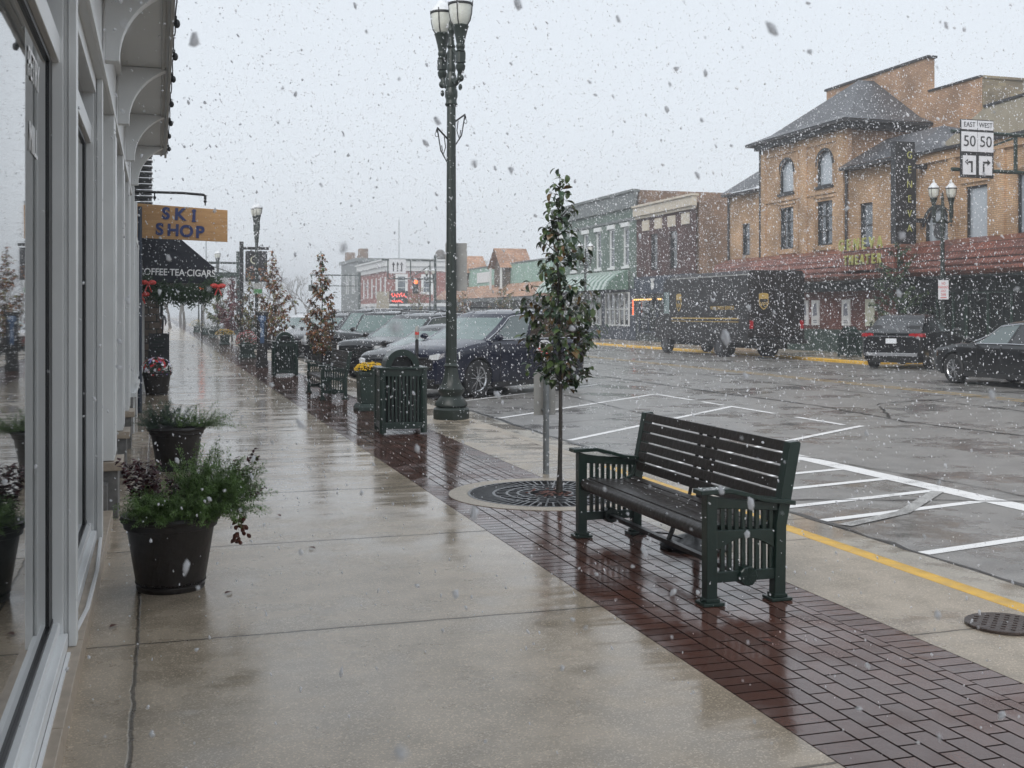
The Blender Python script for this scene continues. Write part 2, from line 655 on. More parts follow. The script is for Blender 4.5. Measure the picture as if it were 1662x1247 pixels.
_m, _t, _b, _N, _L = nodes('flake')
_d, _tr, _mx = _N('ShaderNodeBsdfDiffuse'), _N('ShaderNodeBsdfTranslucent'), _N('ShaderNodeMixShader')
_d.inputs[0].default_value = _tr.inputs[0].default_value = (.96, .97, 1, 1)
_L(_d.outputs[0], _mx.inputs[1])
_L(_tr.outputs[0], _mx.inputs[2])
_tp, _m2 = _N('ShaderNodeBsdfTransparent'), _N('ShaderNodeMixShader')
_m2.inputs[0].default_value = .3
_L(_mx.outputs[0], _m2.inputs[1])
_L(_tp.outputs[0], _m2.inputs[2])
_L(_m2.outputs[0], _t.nodes['Material Output'].inputs[0])
mat('tyre', (.014, .014, .015), .7, var=.2, scale=20, bump=.2)
mat('rim_metal', (.5, .51, .53), .25, metal=.9, var=.05)
mat('rim_dark', (.08, .08, .085), .35, metal=.7, var=.1)
mat('chrome', (.7, .71, .73), .14, metal=1, var=0)
mat('plastic_black', (.015, .015, .016), .45, var=.1)
mat('headlamp', (.6, .62, .64), .08, var=.15, scale=40, coat=1)
mat('tail_red', (.32, .008, .012), .15, var=.2, scale=30, coat=1)
mat('amber', (.6, .35, .22), .2, var=.2, scale=30, coat=1)
mat('plate_white', (.6, .62, .65), .4, var=.15, scale=40)


def paint(name, col, rough=.3, metal=0):
    # wet, snow-speckled car paint: beads of water break up the gloss
    m, t, b, N, L = nodes(name)
    tc = N('ShaderNodeTexCoord').outputs['Object']
    n1 = noise(N, L, tc, 140, 2, .6)
    n2 = noise(N, L, tc, 2.5, 4, .6)
    c = mixc(N, L, rng(N, L, n2, .35, .65, 0, .35), col, tuple(q * .7 + .006 for q in col))
    sp_ = N('ShaderNodeNewGeometry')
    sx_ = N('ShaderNodeSeparateXYZ')
    L(sp_.outputs['Normal'], sx_.inputs[0])
    L(c, b.inputs['Base Color'])
    b.inputs['Metallic'].default_value = metal
    b.inputs['Roughness'].default_value = rough
    b.inputs['Coat Weight'].default_value = .75
    b.inputs['Specular IOR Level'].default_value = .15
    b.inputs['Coat Roughness'].default_value = .05
    bp = N('ShaderNodeBump')
    bp.inputs['Strength'].default_value = .15
    bp.inputs['Distance'].default_value = .002
    L(rng(N, L, n1, .55, .75, 0, 1), bp.inputs['Height'])
    L(bp.outputs[0], b.inputs['Normal'])
    L(bp.outputs[0], b.inputs['Coat Normal'])


paint('paint_navy', (.004, .006, .022))
paint('paint_black', (.004, .0045, .006))
paint('paint_charcoal', (.011, .012, .015))
paint('paint_grey', (.07, .075, .085), metal=.3)
paint('paint_white', (.62, .63, .66), metal=0)
paint('paint_silver', (.33, .34, .36), metal=.6)
mat('paint_brown', (.011, .009, .009), .42, var=.2, scale=3)


def glass(name, col, rough=.03, ior=1.6, bump=0.0):
    m, t, b, N, L = nodes(name)
    b.inputs['Base Color'].default_value = (*col, 1)
    b.inputs['Roughness'].default_value = rough
    b.inputs['IOR'].default_value = ior
    b.inputs['Coat Weight'].default_value = .6
    tc = N('ShaderNodeTexCoord').outputs['Object']
    bp = N('ShaderNodeBump')
    bp.inputs['Strength'].default_value = .3
    bp.inputs['Distance'].default_value = bump or .001
    L(noise(N, L, tc, 1.3 if bump else 60, 2, .5), bp.inputs['Height'])
    L(bp.outputs[0], b.inputs['Normal'])


glass('shop_glass', (.016, .02, .02), .01, 1.9, .0015)
glass('far_glass', (.05, .065, .08), .05, 2.0, .004)
glass('pale_glass', (.34, .38, .42), .08, 1.9, .004)
glass('car_glass', (.085, .115, .115), .05, 1.7)
glass('car_glass_dark', (.01, .011, .013), .04, 1.6)
glass('windscreen', (.11, .16, .155), .08, 1.6)  # pale tint paints the reflected sky into the glass


def wood(name, a, b_, axis=0, k=1.0):
    m, t, b, N, L = nodes(name)
    tc = N('ShaderNodeTexCoord').outputs['Object']
    mp = N('ShaderNodeMapping')
    sc = [9 * k, 9 * k, 9 * k]
    sc[axis] = .9 * k
    mp.inputs['Scale'].default_value = sc
    L(tc, mp.inputs[0])
    n = noise(N, L, mp.outputs[0], 3, 6, .6, 1.2)
    c = mixc(N, L, rng(N, L, n, .3, .7, 0, 1), a, b_)
    L(c, b.inputs['Base Color'])
    b.inputs['Roughness'].default_value = .5


wood('sign_wood', (.44, .26, .115), (.33, .18, .075))
wood('far_cladding', (.12, .075, .045), (.08, .05, .03), 1)

brick('tan_brick', (.49, .33, .20), (.39, .245, .145), (.24, .17, .11))
brick('tan_brick_rear', (.42, .27, .17), (.33, .2, .125), (.2, .14, .1))
brick('grey_brick', (.23, .19, .12), (.16, .13, .09), (.17, .15, .12), bw=.4, bh=.14)
brick('mixed_brick', (.24, .13, .075), (.14, .085, .055), (.16, .12, .09), stain=.4)
brick('dark_red_brick', (.085, .035, .03), (.055, .026, .024), (.07, .05, .045))
brick('poster_brick', (.16, .05, .035), (.11, .035, .027), (.09, .05, .04))
brick('red_brick', (.27, .07, .055), (.20, .052, .042), (.22, .12, .1))
brick('green_block', (.125, .165, .14), (.105, .145, .125), (.09, .13, .11), bw=.6, bh=.3, stain=.15)
brick('mint_block', (.26, .38, .32), (.24, .36, .31), (.22, .33, .29), bw=1.2, bh=.4, stain=.12)
brick('side_brick', (.25, .15, .09), (.18, .11, .07), (.16, .12, .09), stain=.35)
brick('fieldstone', (.16, .12, .09), (.09, .07, .055), (.05, .045, .04), bw=.42, bh=.2, ms=.02, stain=.4)
brick('shingle_roof', (.085, .088, .098), (.055, .058, .066), (.03, .032, .036), bw=.3, bh=.12, ms=.006, rough=.45, bump=.6)
brick('shake_red', (.24, .085, .055), (.15, .052, .036), (.012, .008, .007), bw=.16, bh=.27, ms=.012, rough=.4, bump=.9)
brick('shake_orange', (.40, .235, .15), (.30, .17, .11), (.2, .11, .07), bw=.3, bh=.22, ms=.012, rough=.6)
mat('cornice_grey', (.13, .145, .145), .55, var=.15, scale=2)
mat('cornice_tan', (.5, .45, .37), .6, var=.1, scale=2)
mat('cornice_white', (.55, .56, .56), .55, var=.06, scale=2)
mat('roof_edge', (.022, .022, .024), .5, var=.1)
mat('stucco_beige', (.30, .27, .21), .75, var=.12, scale=2)
mat('window_white', (.62, .64, .64), .5, var=.04)
mat('window_black', (.02, .022, .024), .45, var=0)
mat('awning_green', (.12, .20, .16), .5, var=.1, scale=2)
mat('awning_rib', (.40, .47, .44), .45, var=.05)
mat('store_dark', (.016, .024, .022), .45, var=.3, scale=1.5)
mat('store_green', (.016, .042, .028), .45, var=.2, scale=2)
mat('store_blue', (.03, .04, .06), .5, var=.2, scale=2)
mat('letter_yellow', (.34, .345, .10), .45, var=.1)
mat('poster_white', (.62, .62, .62), .5, var=.05, scale=5)
mat('poster_cream', (.52, .53, .42), .5, var=.05, scale=5)
mat('poster_grey', (.2, .21, .25), .5, var=.3, scale=9)
mat('gold_mark', (.42, .29, .09), .4, var=.1)
mat('bulb_warm', (1, .55, .16), .5, var=0, emit=1.1)
mat('bulb_red', (1, .18, .06), .5, var=0, emit=.9)
mat('signal_red', (1, .16, .03), .5, var=0, emit=1.5)
mat('neon_red', (1, .12, .09), .5, var=0, emit=.45)
mat('signal_box', (.02, .022, .02), .5, var=0)
mat('hazed_ground', (.5, .51, .52), .7, var=.2, scale=.5)  # ground paled towards the sky tone, standing in for distant haze
mat('coat_dark', (.012, .013, .018), .7, var=.2, scale=10)
mat('skin', (.35, .2, .14), .5, var=.05)
mat('trouser', (.06, .022, .018), .7, var=.2)
mat('meter_blue', (.05, .09, .17), .35, var=.1)
mat('light_blue', (.45, .55, .7), .4, var=.1)
mat('sign_green', (.06, .2, .07), .4, var=.1)
mat('debris', (.10, .03, .018), .6, var=.3, scale=20)
mat('tar', (.012, .011, .011), .3, var=.2)


_n = M['flake'].copy()
M['flake_soft'] = _n
for _q in _n.node_tree.nodes:
    if _q.type == 'MIX_SHADER' and _q.inputs[0].default_value < .3:
        _q.inputs[0].default_value = .55


def worn(name, col, thr=(.36, .46), under=(.09, .085, .08)):
    m, t, b, N, L = nodes(name)
    tc = N('ShaderNodeTexCoord').outputs['Object']
    n = math_node(N, L, 'ADD', math_node(N, L, 'MULTIPLY', noise(N, L, tc, 70, 4, .7), .6), math_node(N, L, 'MULTIPLY', noise(N, L, tc, 4, 3), .4))
    c = mixc(N, L, rng(N, L, n, thr[0], thr[1], 0, 1), under, col)
    L(c, b.inputs['Base Color'])
    b.inputs['Roughness'].default_value = .38


worn('line_white', (.8, .8, .8), under=(.16, .155, .15))
worn('line_faded', (.45, .45, .44), (.42, .56), (.15, .145, .14))
worn('line_yellow', (.50, .33, .10), (.4, .5), (.16, .155, .15))


# ================================================================ the ground
def struct(name, mb, m_, **k):
    o = mb.build(name, m_, **k)
    o['kind'] = 'structure'
    return o


struct('ground', MB().quad((-400, -60, -.6), (600, -60, -.6), (600, 900, -.6), (-400, 900, -.6)), 'hazed_ground')


def grid(mb, x0, x1, y0, y1, z, ny=1):
    mb.box(x0, y0, z - .3, x1, y1, z)
    return mb


struct('pavement', MB().box(-.6, -8, -.3, 2.38, 420, 0), 'pavement_concrete')
# kerbside band of brick, the tree opening cut out of it as a round hole
TX, TY = 3.43, 9.85          # centre of the tree grate


def strip_with_hole(x0, x1, y0, y1, cx, cy, r, z, n=48):
    mb = MB()
    ys = [cy - r - .02, cy + r + .02]
    mb.quad((x0, y0, z), (x1, y0, z), (x1, ys[0], z), (x0, ys[0], z))
    mb.quad((x0, ys[1], z), (x1, ys[1], z), (x1, y1, z), (x0, y1, z))
    # between: ribbons either side of the circle
    for i in range(n):
        a = ys[0] + (ys[1] - ys[0]) * i / n
        b = ys[0] + (ys[1] - ys[0]) * (i + 1) / n
        ha = math.sqrt(max(0, r * r - (a - cy) ** 2))
        hb = math.sqrt(max(0, r * r - (b - cy) ** 2))
        la, lb = min(max(cx - ha, x0), x1), min(max(cx - hb, x0), x1)
        ra, rb = min(max(cx + ha, x0), x1), min(max(cx + hb, x0), x1)
        if la > x0 or lb > x0:
            mb.quad((x0, a, z), (la, a, z), (lb, b, z), (x0, b, z))
        if ra < x1 or rb < x1:
            mb.quad((ra, a, z), (x1, a, z), (x1, b, z), (rb, b, z))
    return mb


RR = .93
struct('pavement_brick_border', strip_with_hole(2.38, 2.586, -8, 420, TX, TY, RR, 0), 'paver_soldier')
struct('pavement_brick', strip_with_hole(2.586, 3.474, -8, 420, TX, TY, RR, 0), 'paver_field')
struct('pavement_brick_border', strip_with_hole(3.474, 3.68, -8, 420, TX, TY, RR, 0), 'paver_soldier_outer')
struct('pavement_verge', strip_with_hole(3.68, 4.55, -8, 420, TX, TY, RR, 0), 'verge_concrete')
ring = MB()
n = 64
for i in range(n):
    a, b = 2 * math.pi * i / n, 2 * math.pi * (i + 1) / n
    P = lambda r, t, z: (TX + r * math.cos(t), TY + r * math.sin(t), z)
    ring.quad(P(.76, a, .004), P(RR, a, .004), P(RR, b, .004), P(.76, b, .004))
    ring.quad(P(RR, a, .004), P(RR, a, -.1), P(RR, b, -.1), P(RR, b, .004))
    ring.quad(P(.76, b, .004), P(.76, b, -.12), P(.76, a, -.12), P(.76, a, .004))
struct('pavement_ring', ring, 'ring_concrete')
struct('tree_pit', MB().prism([(TX + .76 * math.cos(2 * math.pi * i / 40), TY + .76 * math.sin(2 * math.pi * i / 40)) for i in range(40)], -.2, -.09), 'pit_soil')

# kerb: rounded stone edge, yellow where it is painted
kp = [(4.553, -.3), (4.553, 0.0), (4.56, .004), (4.68, .002), (4.71, -.012), (4.725, -.05), (4.735, RZ - .1)]


def kerbrun(y0, y1, m_, pf=kp):
    mb = MB()
    mb.prismy([(x, z) for x, z in pf][::-1], y0, y1)
    return struct('kerb', mb, m_, smooth=50)


kerbrun(-8, 11.4, 'yellow_paint')
kerbrun(11.4, 67, 'kerb_concrete')
kerbrun(67, 72, 'yellow_paint')
kerbrun(72, 420, 'kerb_concrete')
struct('gutter', MB().box(4.735, -8, -.5, 5.33, 420, RZ + .004), 'gutter_concrete')
CROWN = [(5.33, RZ), (10.3, RZ + .004), (13, -.07), (16, -.02), (19, -.005), (21.5, -.04), (23.0, -.11), (25.4, -.115)]


def roadz(x):
    for (a, b), (c, d) in zip(CROWN, CROWN[1:]):
        if x <= c:
            return b + (d - b) * max(0, (x - a) / (c - a))
    return CROWN[-1][1]


mb = MB()
mb.prismy([(x, z) for x, z in CROWN[:7]] + [(23.0, -.5), (5.33, -.5)], -40, 420)
struct('road', mb, 'asphalt', smooth=30)
# the far side: bay cut back into the pavement where the angled car stands
fk = lambda x, s_: [(x - .02, RZ - .1), (x - .01, -.03), (x + .02, 0), (x + .16, .0), (x + .16, -.3)]


def farkerb(x, y0, y1, m_):
    mb = MB()
    mb.prismy(fk(x, 1), y0, y1)
    return struct('kerb', mb, m_)


farkerb(23.0, 33.6, 62, 'yellow_paint')
farkerb(23.0, 62, 420, 'kerb_concrete')
farkerb(25.4, -40, 33.6, 'yellow_paint')
struct('kerb', MB().box(23.0, 33.42, -.3, 25.4, 33.6, .0), 'yellow_paint')
struct('parking_bay', MB().box(23.0, -40, -.5, 25.38, 33.4, -.112), 'asphalt')
struct('pavement_opposite', MB().box(23.16, 33.6, -.3, 29, 420, -.002), 'verge_concrete')
struct('pavement_opposite', MB().box(25.56, -40, -.3, 29, 33.6, -.002), 'verge_concrete')


def pline(pts, wd, m_='line_white', z=RZ + .004, name='parking_line'):
    mb = MB()
    for (x0, y0), (x1, y1) in zip(pts, pts[1:]):
        d = Vector((x1 - x0, y1 - y0, 0)).normalized()
        q = Vector((-d.y, d.x, 0)) * wd / 2
        za, zb = z + roadz(x0) - RZ, z + roadz(x1) - RZ
        mb.quad((x0 - q.x, y0 - q.y, za), (x1 - q.x, y1 - q.y, zb), (x1 + q.x, y1 + q.y, zb), (x0 + q.x, y0 + q.y, za))
    return struct(name, mb, m_)


pline([(7.5, 12.9), (7.5, 5.0)], .26)
for a, b in [((5.37, 7.1), (7.37, 7.52)), ((5.37, 8.47), (7.37, 8.9)), ((5.37, 9.14), (7.37, 9.58)), ((5.37, 9.95), (7.37, 10.4)), ((5.37, 10.75), (7.37, 11.2)), ((5.37, 11.6), (7.37, 12.06))]:
    pline([a, b], .11)
pline([(5.45, 8.22), (6.3, 8.6), (7.35, 9.5)], .12, 'line_faded', RZ + .008)
for k in range(-2, 24):
    y = 14.85 + 3.45 * k
    if k == -2:
        continue
    if k == -1:
        pline([(5.45, 11.4 + .55), (10.49, 15.35)], .11)
        continue
    pline([(5.45, y), (10.3, y + 4.4)], .11)
for a, b in [(22.69, 20.9), (20.5, 19.6), (19.35, 17.7), (17.0, 15.6)]:
    pline([(10.32, a), (10.32, b)], .11)
for x in (15.6, 15.85):
    pline([(x, -20), (x, 400)], .1, 'line_yellow', name='centre_line')
# tar-filled cracks in the road
random.seed(3)


def crack(pts, wd):
    mb = MB()
    P = []
    for (x0, y0), (x1, y1) in zip(pts, pts[1:]):
        L_ = math.hypot(x1 - x0, y1 - y0)
        k = max(2, int(L_ / .25))
        for i in range(k):
            t = i / k
            P.append((x0 + (x1 - x0) * t + random.uniform(-.03, .03), y0 + (y1 - y0) * t + random.uniform(-.03, .03)))
    P.append(pts[-1])
    W = [wd * random.uniform(.3, 1.3) for _ in P]
    for i in range(len(P) - 1):
        (x0, y0), (x1, y1) = P[i], P[i + 1]
        d = Vector((x1 - x0, y1 - y0, 0)).normalized()
        q = Vector((-d.y, d.x, 0))
        z = roadz((x0 + x1) / 2) + .007
        mb.quad((x0 - q.x * W[i] / 2, y0 - q.y * W[i] / 2, z), (x1 - q.x * W[i + 1] / 2, y1 - q.y * W[i + 1] / 2, z), (x1 + q.x * W[i + 1] / 2, y1 + q.y * W[i + 1] / 2, z), (x0 + q.x * W[i] / 2, y0 + q.y * W[i] / 2, z))
    struct('road_crack', mb, 'tar')


crack([(11.7, 60), (11.6, 40), (11.66, 30), (11.7, 21.5), (11.8, 18.6), (11.45, 15.6), (11.7, 13.2), (11.6, 6)], .09)
crack([(5.37, 2), (5.36, 9), (5.4, 17), (5.38, 40)], .06)
crack([(7.2, 14.6), (7.9, 10.2), (8.1, 6.5)], .03)
crack([(5.4, 9.6), (6.6, 9.2), (8.2, 8.6), (10.5, 8.9)], .035)
crack([(11.6, 16.2), (13.0, 18.5), (16.5, 19.2)], .06)
crack([(8.7, 40), (8.6, 30), (8.3, 22), (8.0, 16.5)], .04)
crack([(20.0, 80), (19.8, 50), (20.1, 30), (19.9, 15)], .06)
crack([(14.2, 70), (14.1, 40), (14.3, 20), (14.2, 9)], .05)
crack([(5.4, 16.9), (7.5, 17.8), (9.9, 18.3)], .03)


# ================================================================ tree grate, manhole
g = empty('tree_grate', 'round cast iron tree grate of slotted rings set in the brick pavement at the sapling', 'tree grate', (TX, TY, 0))
fr = MB()
for i in range(n):
    a, b = 2 * math.pi * i / n, 2 * math.pi * (i + 1) / n
    P = lambda r, t, z: (r * math.cos(t), r * math.sin(t), z)
    fr.quad(P(.735, a, .006), P(.758, a, .006), P(.758, b, .006), P(.735, b, .006))
    fr.quad(P(.735, b, .006), P(.735, b, -.03), P(.735, a, -.03), P(.735, a, .006))
fr.build('frame', 'grate_iron', g)
gr = MB()


def annulus(mb, r0, r1, z0, z1, n=56):
    for i in range(n):
        a, b = 2 * math.pi * i / n, 2 * math.pi * (i + 1) / n
        P = lambda r, t, z: (r * math.cos(t), r * math.sin(t), z)
        mb.quad(P(r0, a, z1), P(r1, a, z1), P(r1, b, z1), P(r0, b, z1))
        mb.quad(P(r1, a, z1), P(r1, a, z0), P(r1, b, z0), P(r1, b, z1))
        mb.quad(P(r0, b, z1), P(r0, b, z0), P(r0, a, z0), P(r0, a, z1))


rad = [.20, .30, .40, .52, .735]
for r_ in rad[:-1]:
    annulus(gr, r_ - .012, r_ + .012, -.03, .004)
for (ra, rb, cnt) in [(.21, .29, 18), (.31, .39, 24), (.41, .51, 32), (.53, .737, 64)]:
    for i in range(cnt):
        t = 2 * math.pi * (i + .5 * (cnt == 24)) / cnt
        c_, s_ = math.cos(t), math.sin(t)
        gr.bar((ra * c_, ra * s_, -.013), (rb * c_, rb * s_, -.013), .016, .033)
gr.build('grating', 'grate_iron', g)
lt = MB()
random.seed(11)
for i in range(46):
    r_, t = random.uniform(.03, .26), random.uniform(0, 6.28)
    lt.leaf(Vector((r_ * math.cos(t), r_ * math.sin(t), .008)), Vector((random.uniform(-1, 1), random.uniform(-1, 1), .15)), Vector((0, 0, 1)), .06, .035, .1)
lt.build('leaf_litter', 'debris', g)

mh = empty('manhole_cover', 'round rusty iron manhole cover set in the kerbside concrete', 'manhole cover', (4.27, 4.97, 0))
mh.scale = (.86, .86, 1)
MB().lathe([(.001, .004), (.235, .004), (.235, .016), (.225, .02), (.001, .02)], n=40).build('rim', 'manhole_iron', mh, smooth=30)
mb = MB()
for i in range(-5, 6):
    for j in range(-5, 6):
        if i * i + j * j < 24 and (i + j) % 2 == 0:
            mb.cbox((i * .04, j * .04, .021), (.026, .026, .006), R(45))
mb.build('tread_pattern', 'manhole_iron', mh)


# ================================================================ the bench
def make_bench(label):
    r = empty('park_bench', label, 'bench', (3.2, 6.84, 0), group='green and brown benches on the brick strip')
    X = lambda x: x - 3.2
    YN, YF = -1.02, 1.02
    for sgn, yc in ((-1, YN), (1, YF)):
        fm = MB()
        a, b = yc - .035, yc + .035
        # rear post leans back above the arm
        fm.prismy([(X(3.375), .03), (X(3.445), .03), (X(3.45), .42), (X(3.545), .895), (X(3.535), .91), (X(3.475), .905), (X(3.385), .44)], a, b)
        fm.prismy([(X(2.945), .03), (X(3.01), .03), (X(3.01), .61), (X(2.945), .63)], a, b)
        # rails
        fm.prismy([(X(3.01), .125), (X(3.38), .125), (X(3.38), .185), (X(3.01), .185)], a + .012, b - .012)
        fm.prismy([(X(3.01), .545), (X(3.40), .515), (X(3.40), .565), (X(3.1), .595), (X(3.01), .61)], a + .012, b - .012)
        # bowed seat bearer
        pts = [(X(3.01), .30)]
        for i in range(9):
            t = i / 8
            pts.append((X(3.01 + .37 * t), .30 + .07 * math.sin(math.pi * min(1, max(0, (t))))))
        top = [(X(3.38), .41), (X(3.01), .42)]
        fm.prismy(pts[1:] + top, a + .016, b - .016)
        fm.build('end_frame', 'dark_green_paint', r, bevel=.004)
        sl = MB()
        for i in range(8):
            x = 3.045 + .044 * i
            sl.box(X(x) - .0, yc - .011, .183, X(x) + .023, yc + .011, .575)
        sl.build('arm_slats', 'dark_green_paint', r)
        ar = MB()
        prof = [(X(2.90), .628), (X(3.08), .632), (X(3.2), .603), (X(3.3), .572), (X(3.5), .545)]
        ar.prismy([(x, z) for x, z in prof] + [(x, z + .026) for x, z in prof[::-1]], yc - .055, yc + .055)
        ar.build('armrest', 'dark_green_paint', r, bevel=.004)
        md = MB()
        md.lathe([(.001, -.05), (.052, -.05), (.058, -.044), (.058, .044), (.052, .05), (.001, .05)], (X(3.2), yc, .155), 24, 'y', .08, (-.06, .06))
        for i in range(12):
            t = 2 * math.pi * i / 12
            for s2 in (-1, 1):
                md.bar((X(3.2) + .012 * math.cos(t), yc + s2 * .051, .155 + .012 * math.sin(t)), (X(3.2) + .046 * math.cos(t), yc + s2 * .051, .155 + .046 * math.sin(t)), .005, .006)
        md.build('medallion', 'dark_green_paint', r, smooth=35)
        for fx in (2.98, 3.41):
            ft = MB()
            ft.cbox((X(fx), yc, .011), (.13, .12, .018))
            ft.cbox((X(fx), yc, .03), (.085, .085, .02))
            ft.cbox((X(fx) - .048, yc, .026), (.02, .02, .012))
            ft.cbox((X(fx) + .048, yc, .026), (.02, .02, .012))
            ft.build('foot_plate', 'dark_green_paint', r, bevel=.003)
    # curled strip over the end of the seat
    for yc in (YN + .045, YF - .045):
        st = MB()
        P = [(2.985, .36), (2.995, .40), (3.02, .43), (3.07, .44), (3.2, .41), (3.3, .41), (3.36, .45), (3.385, .52)]
        for (x0, z0), (x1, z1) in zip(P, P[1:]):
            st.bar((X(x0), yc, z0), (X(x1), yc, z1), .03, .012)
        st.build('seat_strap', 'dark_green_paint', r)
    # slats
    ln = (YN + .03, YF - .03)
    for x, z, wd, tl in ((3.055, .428, .07, .02), (3.135, .418, .075, -.06), (3.215, .412, .075, -.06), (3.295, .412, .075, .02), (3.37, .42, .055, .2)):
        sl = MB()
        dx, dz = math.cos(tl) * wd / 2, math.sin(tl) * wd / 2
        sl.prismy([(X(x) - dx, z - dz - .014), (X(x) + dx, z + dz - .014), (X(x) + dx, z + dz + .012), (X(x) - dx, z - dz + .012)], *ln)
        sl.build('seat_slat', 'slat_brown', r, bevel=.004)
    sl = MB()
    pr = []
    for i in range(15):
        t = R(65 + 235 * i / 14)
        pr.append((X(3.0) + .045 * math.cos(t), .39 + .045 * math.sin(t)))
    sl.prismy(pr, *ln)
    sl.build('seat_slat', 'slat_brown', r, smooth=40)
    for i in range(6):
        z = .485 + .072 * i
        x = 3.385 + (z - .44) * .205
        sl = MB()
        sl.prismy([(X(x), z), (X(x) + .024, z - .003), (X(x) + .037, z + .057), (X(x) + .013, z + .06)], *ln)
        sl.build('back_slat', 'slat_brown', r, bevel=.003)
    mid = MB()
    mid.prismy([(X(3.41), .42), (X(3.435), .42), (X(3.53), .9), (X(3.51), .9)], -.03, .03)
    mid.prismy([(X(3.0), .37), (X(3.43), .37), (X(3.43), .395), (X(3.0), .40)], -.02, .02)
    for yy in (-.12, .12):
        mid.prismy([(X(3.405), .43), (X(3.42), .43), (X(3.515), .88), (X(3.50), .88)], yy - .012, yy + .012)
    mid.build('centre_brace', 'black_iron', r)
    sb = MB()
    sb.bar((X(3.2), YN + .05, .15), (X(3.2), YF - .05, .15), .04, .028)
    sb.bar((X(3.2), 0, .155), (X(3.3), 0, .39), .03, .02)
    sb.build('stretcher', 'black_iron', r)
    return r


def settled(parent, spots, n, seed):
    rnd = random.Random(seed)
    f = MB()
    for _ in range(n):
        x0, y0, x1, y1, z = rnd.choice(spots)
        r_ = rnd.uniform(.0018, .0045)
        f.sphere((rnd.uniform(x0, x1), rnd.uniform(y0, y1), z + r_ * .3), r_, 6, 4, (rnd.uniform(.7, 1.5), rnd.uniform(.7, 1.5), .6))
    o = f.build('settled_snow', 'snow', parent, smooth=80)
    o['kind'] = 'stuff'


bench = make_bench('nearest bench, brown slats and dark green slatted arms, beside the tree grate')
settled(bench, [(-.16, -.98, .15, .98, .433), (-.16, -.98, .15, .98, .433), (-.28, -1.07, -.1, -.97, .656), (-.28, .97, -.1, 1.07, .656)], 150, 5)
dup(bench, 'far bench of brown slats and green arms, between the two slatted bins', (3.2, 22.7, 0))

us = empty('umbrella_stand', 'round fluted black iron umbrella base on the bricks behind the nearest bench', 'umbrella base', (3.62, 7.28, 0))
MB().lathe([(.001, .0), (.25, .0), (.255, .02), (.24, .04), (.18, .055), (.06, .1), (.03, .12), (.028, .16), (.001, .16)], n=48, flute=.06, fr=(.035, .11)).build('base_disc', 'black_iron', us, smooth=40)
MB().lathe([(.027, .15), (.027, .33), (.04, .34), (.04, .36), (.001, .36)], n=16).build('socket', 'black_iron', us, smooth=40)
MB().tube([(-.05, -.1, .05), (-.2, .05, .1), (-.3, .25, .08), (-.33, .4, .01)], .006, 6).build('cable', 'black_iron', us)


# ================================================================ slatted litter bins
def make_bin(label):
    r = empty('litter_bin', label, 'litter bin', (3.2, 15.5, 0), R(-3), group='green slatted litter bins on the brick strip')
    hw = .31
    bd = MB()
    for sx in (-1, 1):
        for sy in (-1, 1):
            bd.cbox((sx * (hw - .03), sy * (hw - .03), .46), (.09, .09, .88), 0, .03)
    for z, h_ in ((.12, .09), (.835, .09)):
        for s_ in (-1, 1):
            bd.cbox((0, s_ * (hw - .015), z), (2 * hw - .1, .03, h_))
            bd.cbox((s_ * (hw - .015), 0, z), (.03, 2 * hw - .1, h_))
    bd.build('body_frame', 'dark_green_paint', r, bevel=.004)
    for s_ in (-1, 1):
        for ax in (0, 1):
            sl = MB()
            for i in range(9):
                t = -.2 + .05 * i
                if ax == 0:
                    sl.cbox((t, s_ * (hw - .012), .475), (.026, .02, .66))
                else:
                    sl.cbox((s_ * (hw - .012), t, .475), (.02, .026, .66))
            sl.build('slat_panel', 'dark_green_paint', r)
    MB().lathe([(.001, .09), (.235, .09), (.245, .86), (.001, .86)], n=20).build('liner', 'black_iron', r, smooth=40)
    tp = MB()
    tp.cbox((0, 0, .895), (2 * hw + .07, 2 * hw + .07, .03), 0, .05)
    tp.build('top_plate', 'dark_green_paint', r, bevel=.006)
    # arched hood: a half barrel along y, hollow, opening front and back
    hd = MB()
    N_ = 18
    ro, ri = .235, .155
    for i in range(N_):
        t0, t1 = math.pi * i / N_, math.pi * (i + 1) / N_
        P = lambda r_, t, y: (r_ * math.cos(t), y, .905 + r_ * 1.05 * math.sin(t))
        ya, yb = -.2, .2
        hd.quad(P(ro, t0, ya), P(ro, t1, ya), P(ro, t1, yb), P(ro, t0, yb))
        hd.quad(P(ri, t1, ya), P(ri, t0, ya), P(ri, t0, yb), P(ri, t1, yb))
        hd.quad(P(ri, t0, ya), P(ri, t1, ya), P(ro, t1, ya), P(ro, t0, ya))
        hd.quad(P(ri, t1, yb), P(ri, t0, yb), P(ro, t0, yb), P(ro, t1, yb))
    hd.build('hood', 'dark_green_paint', r, smooth=40)
    MB().box(-.154, -.01, .912, .154, .01, .98).box(-.15, .0, .98, .15, .006, 1.04).build('hood_baffle', 'black_iron', r)
    return r


b1 = make_bin('nearest green slatted litter bin with arched hood, left of the tall lamp post')
settled(b1, [(-.32, -.32, .32, -.24, .911), (-.32, -.2, -.25, .3, .911), (.25, -.2, .32, .3, .911)], 60, 6)
dup(b1, 'far green slatted litter bin with arched hood, beyond the second bench', (3.18, 30.3, 0), R(-2))


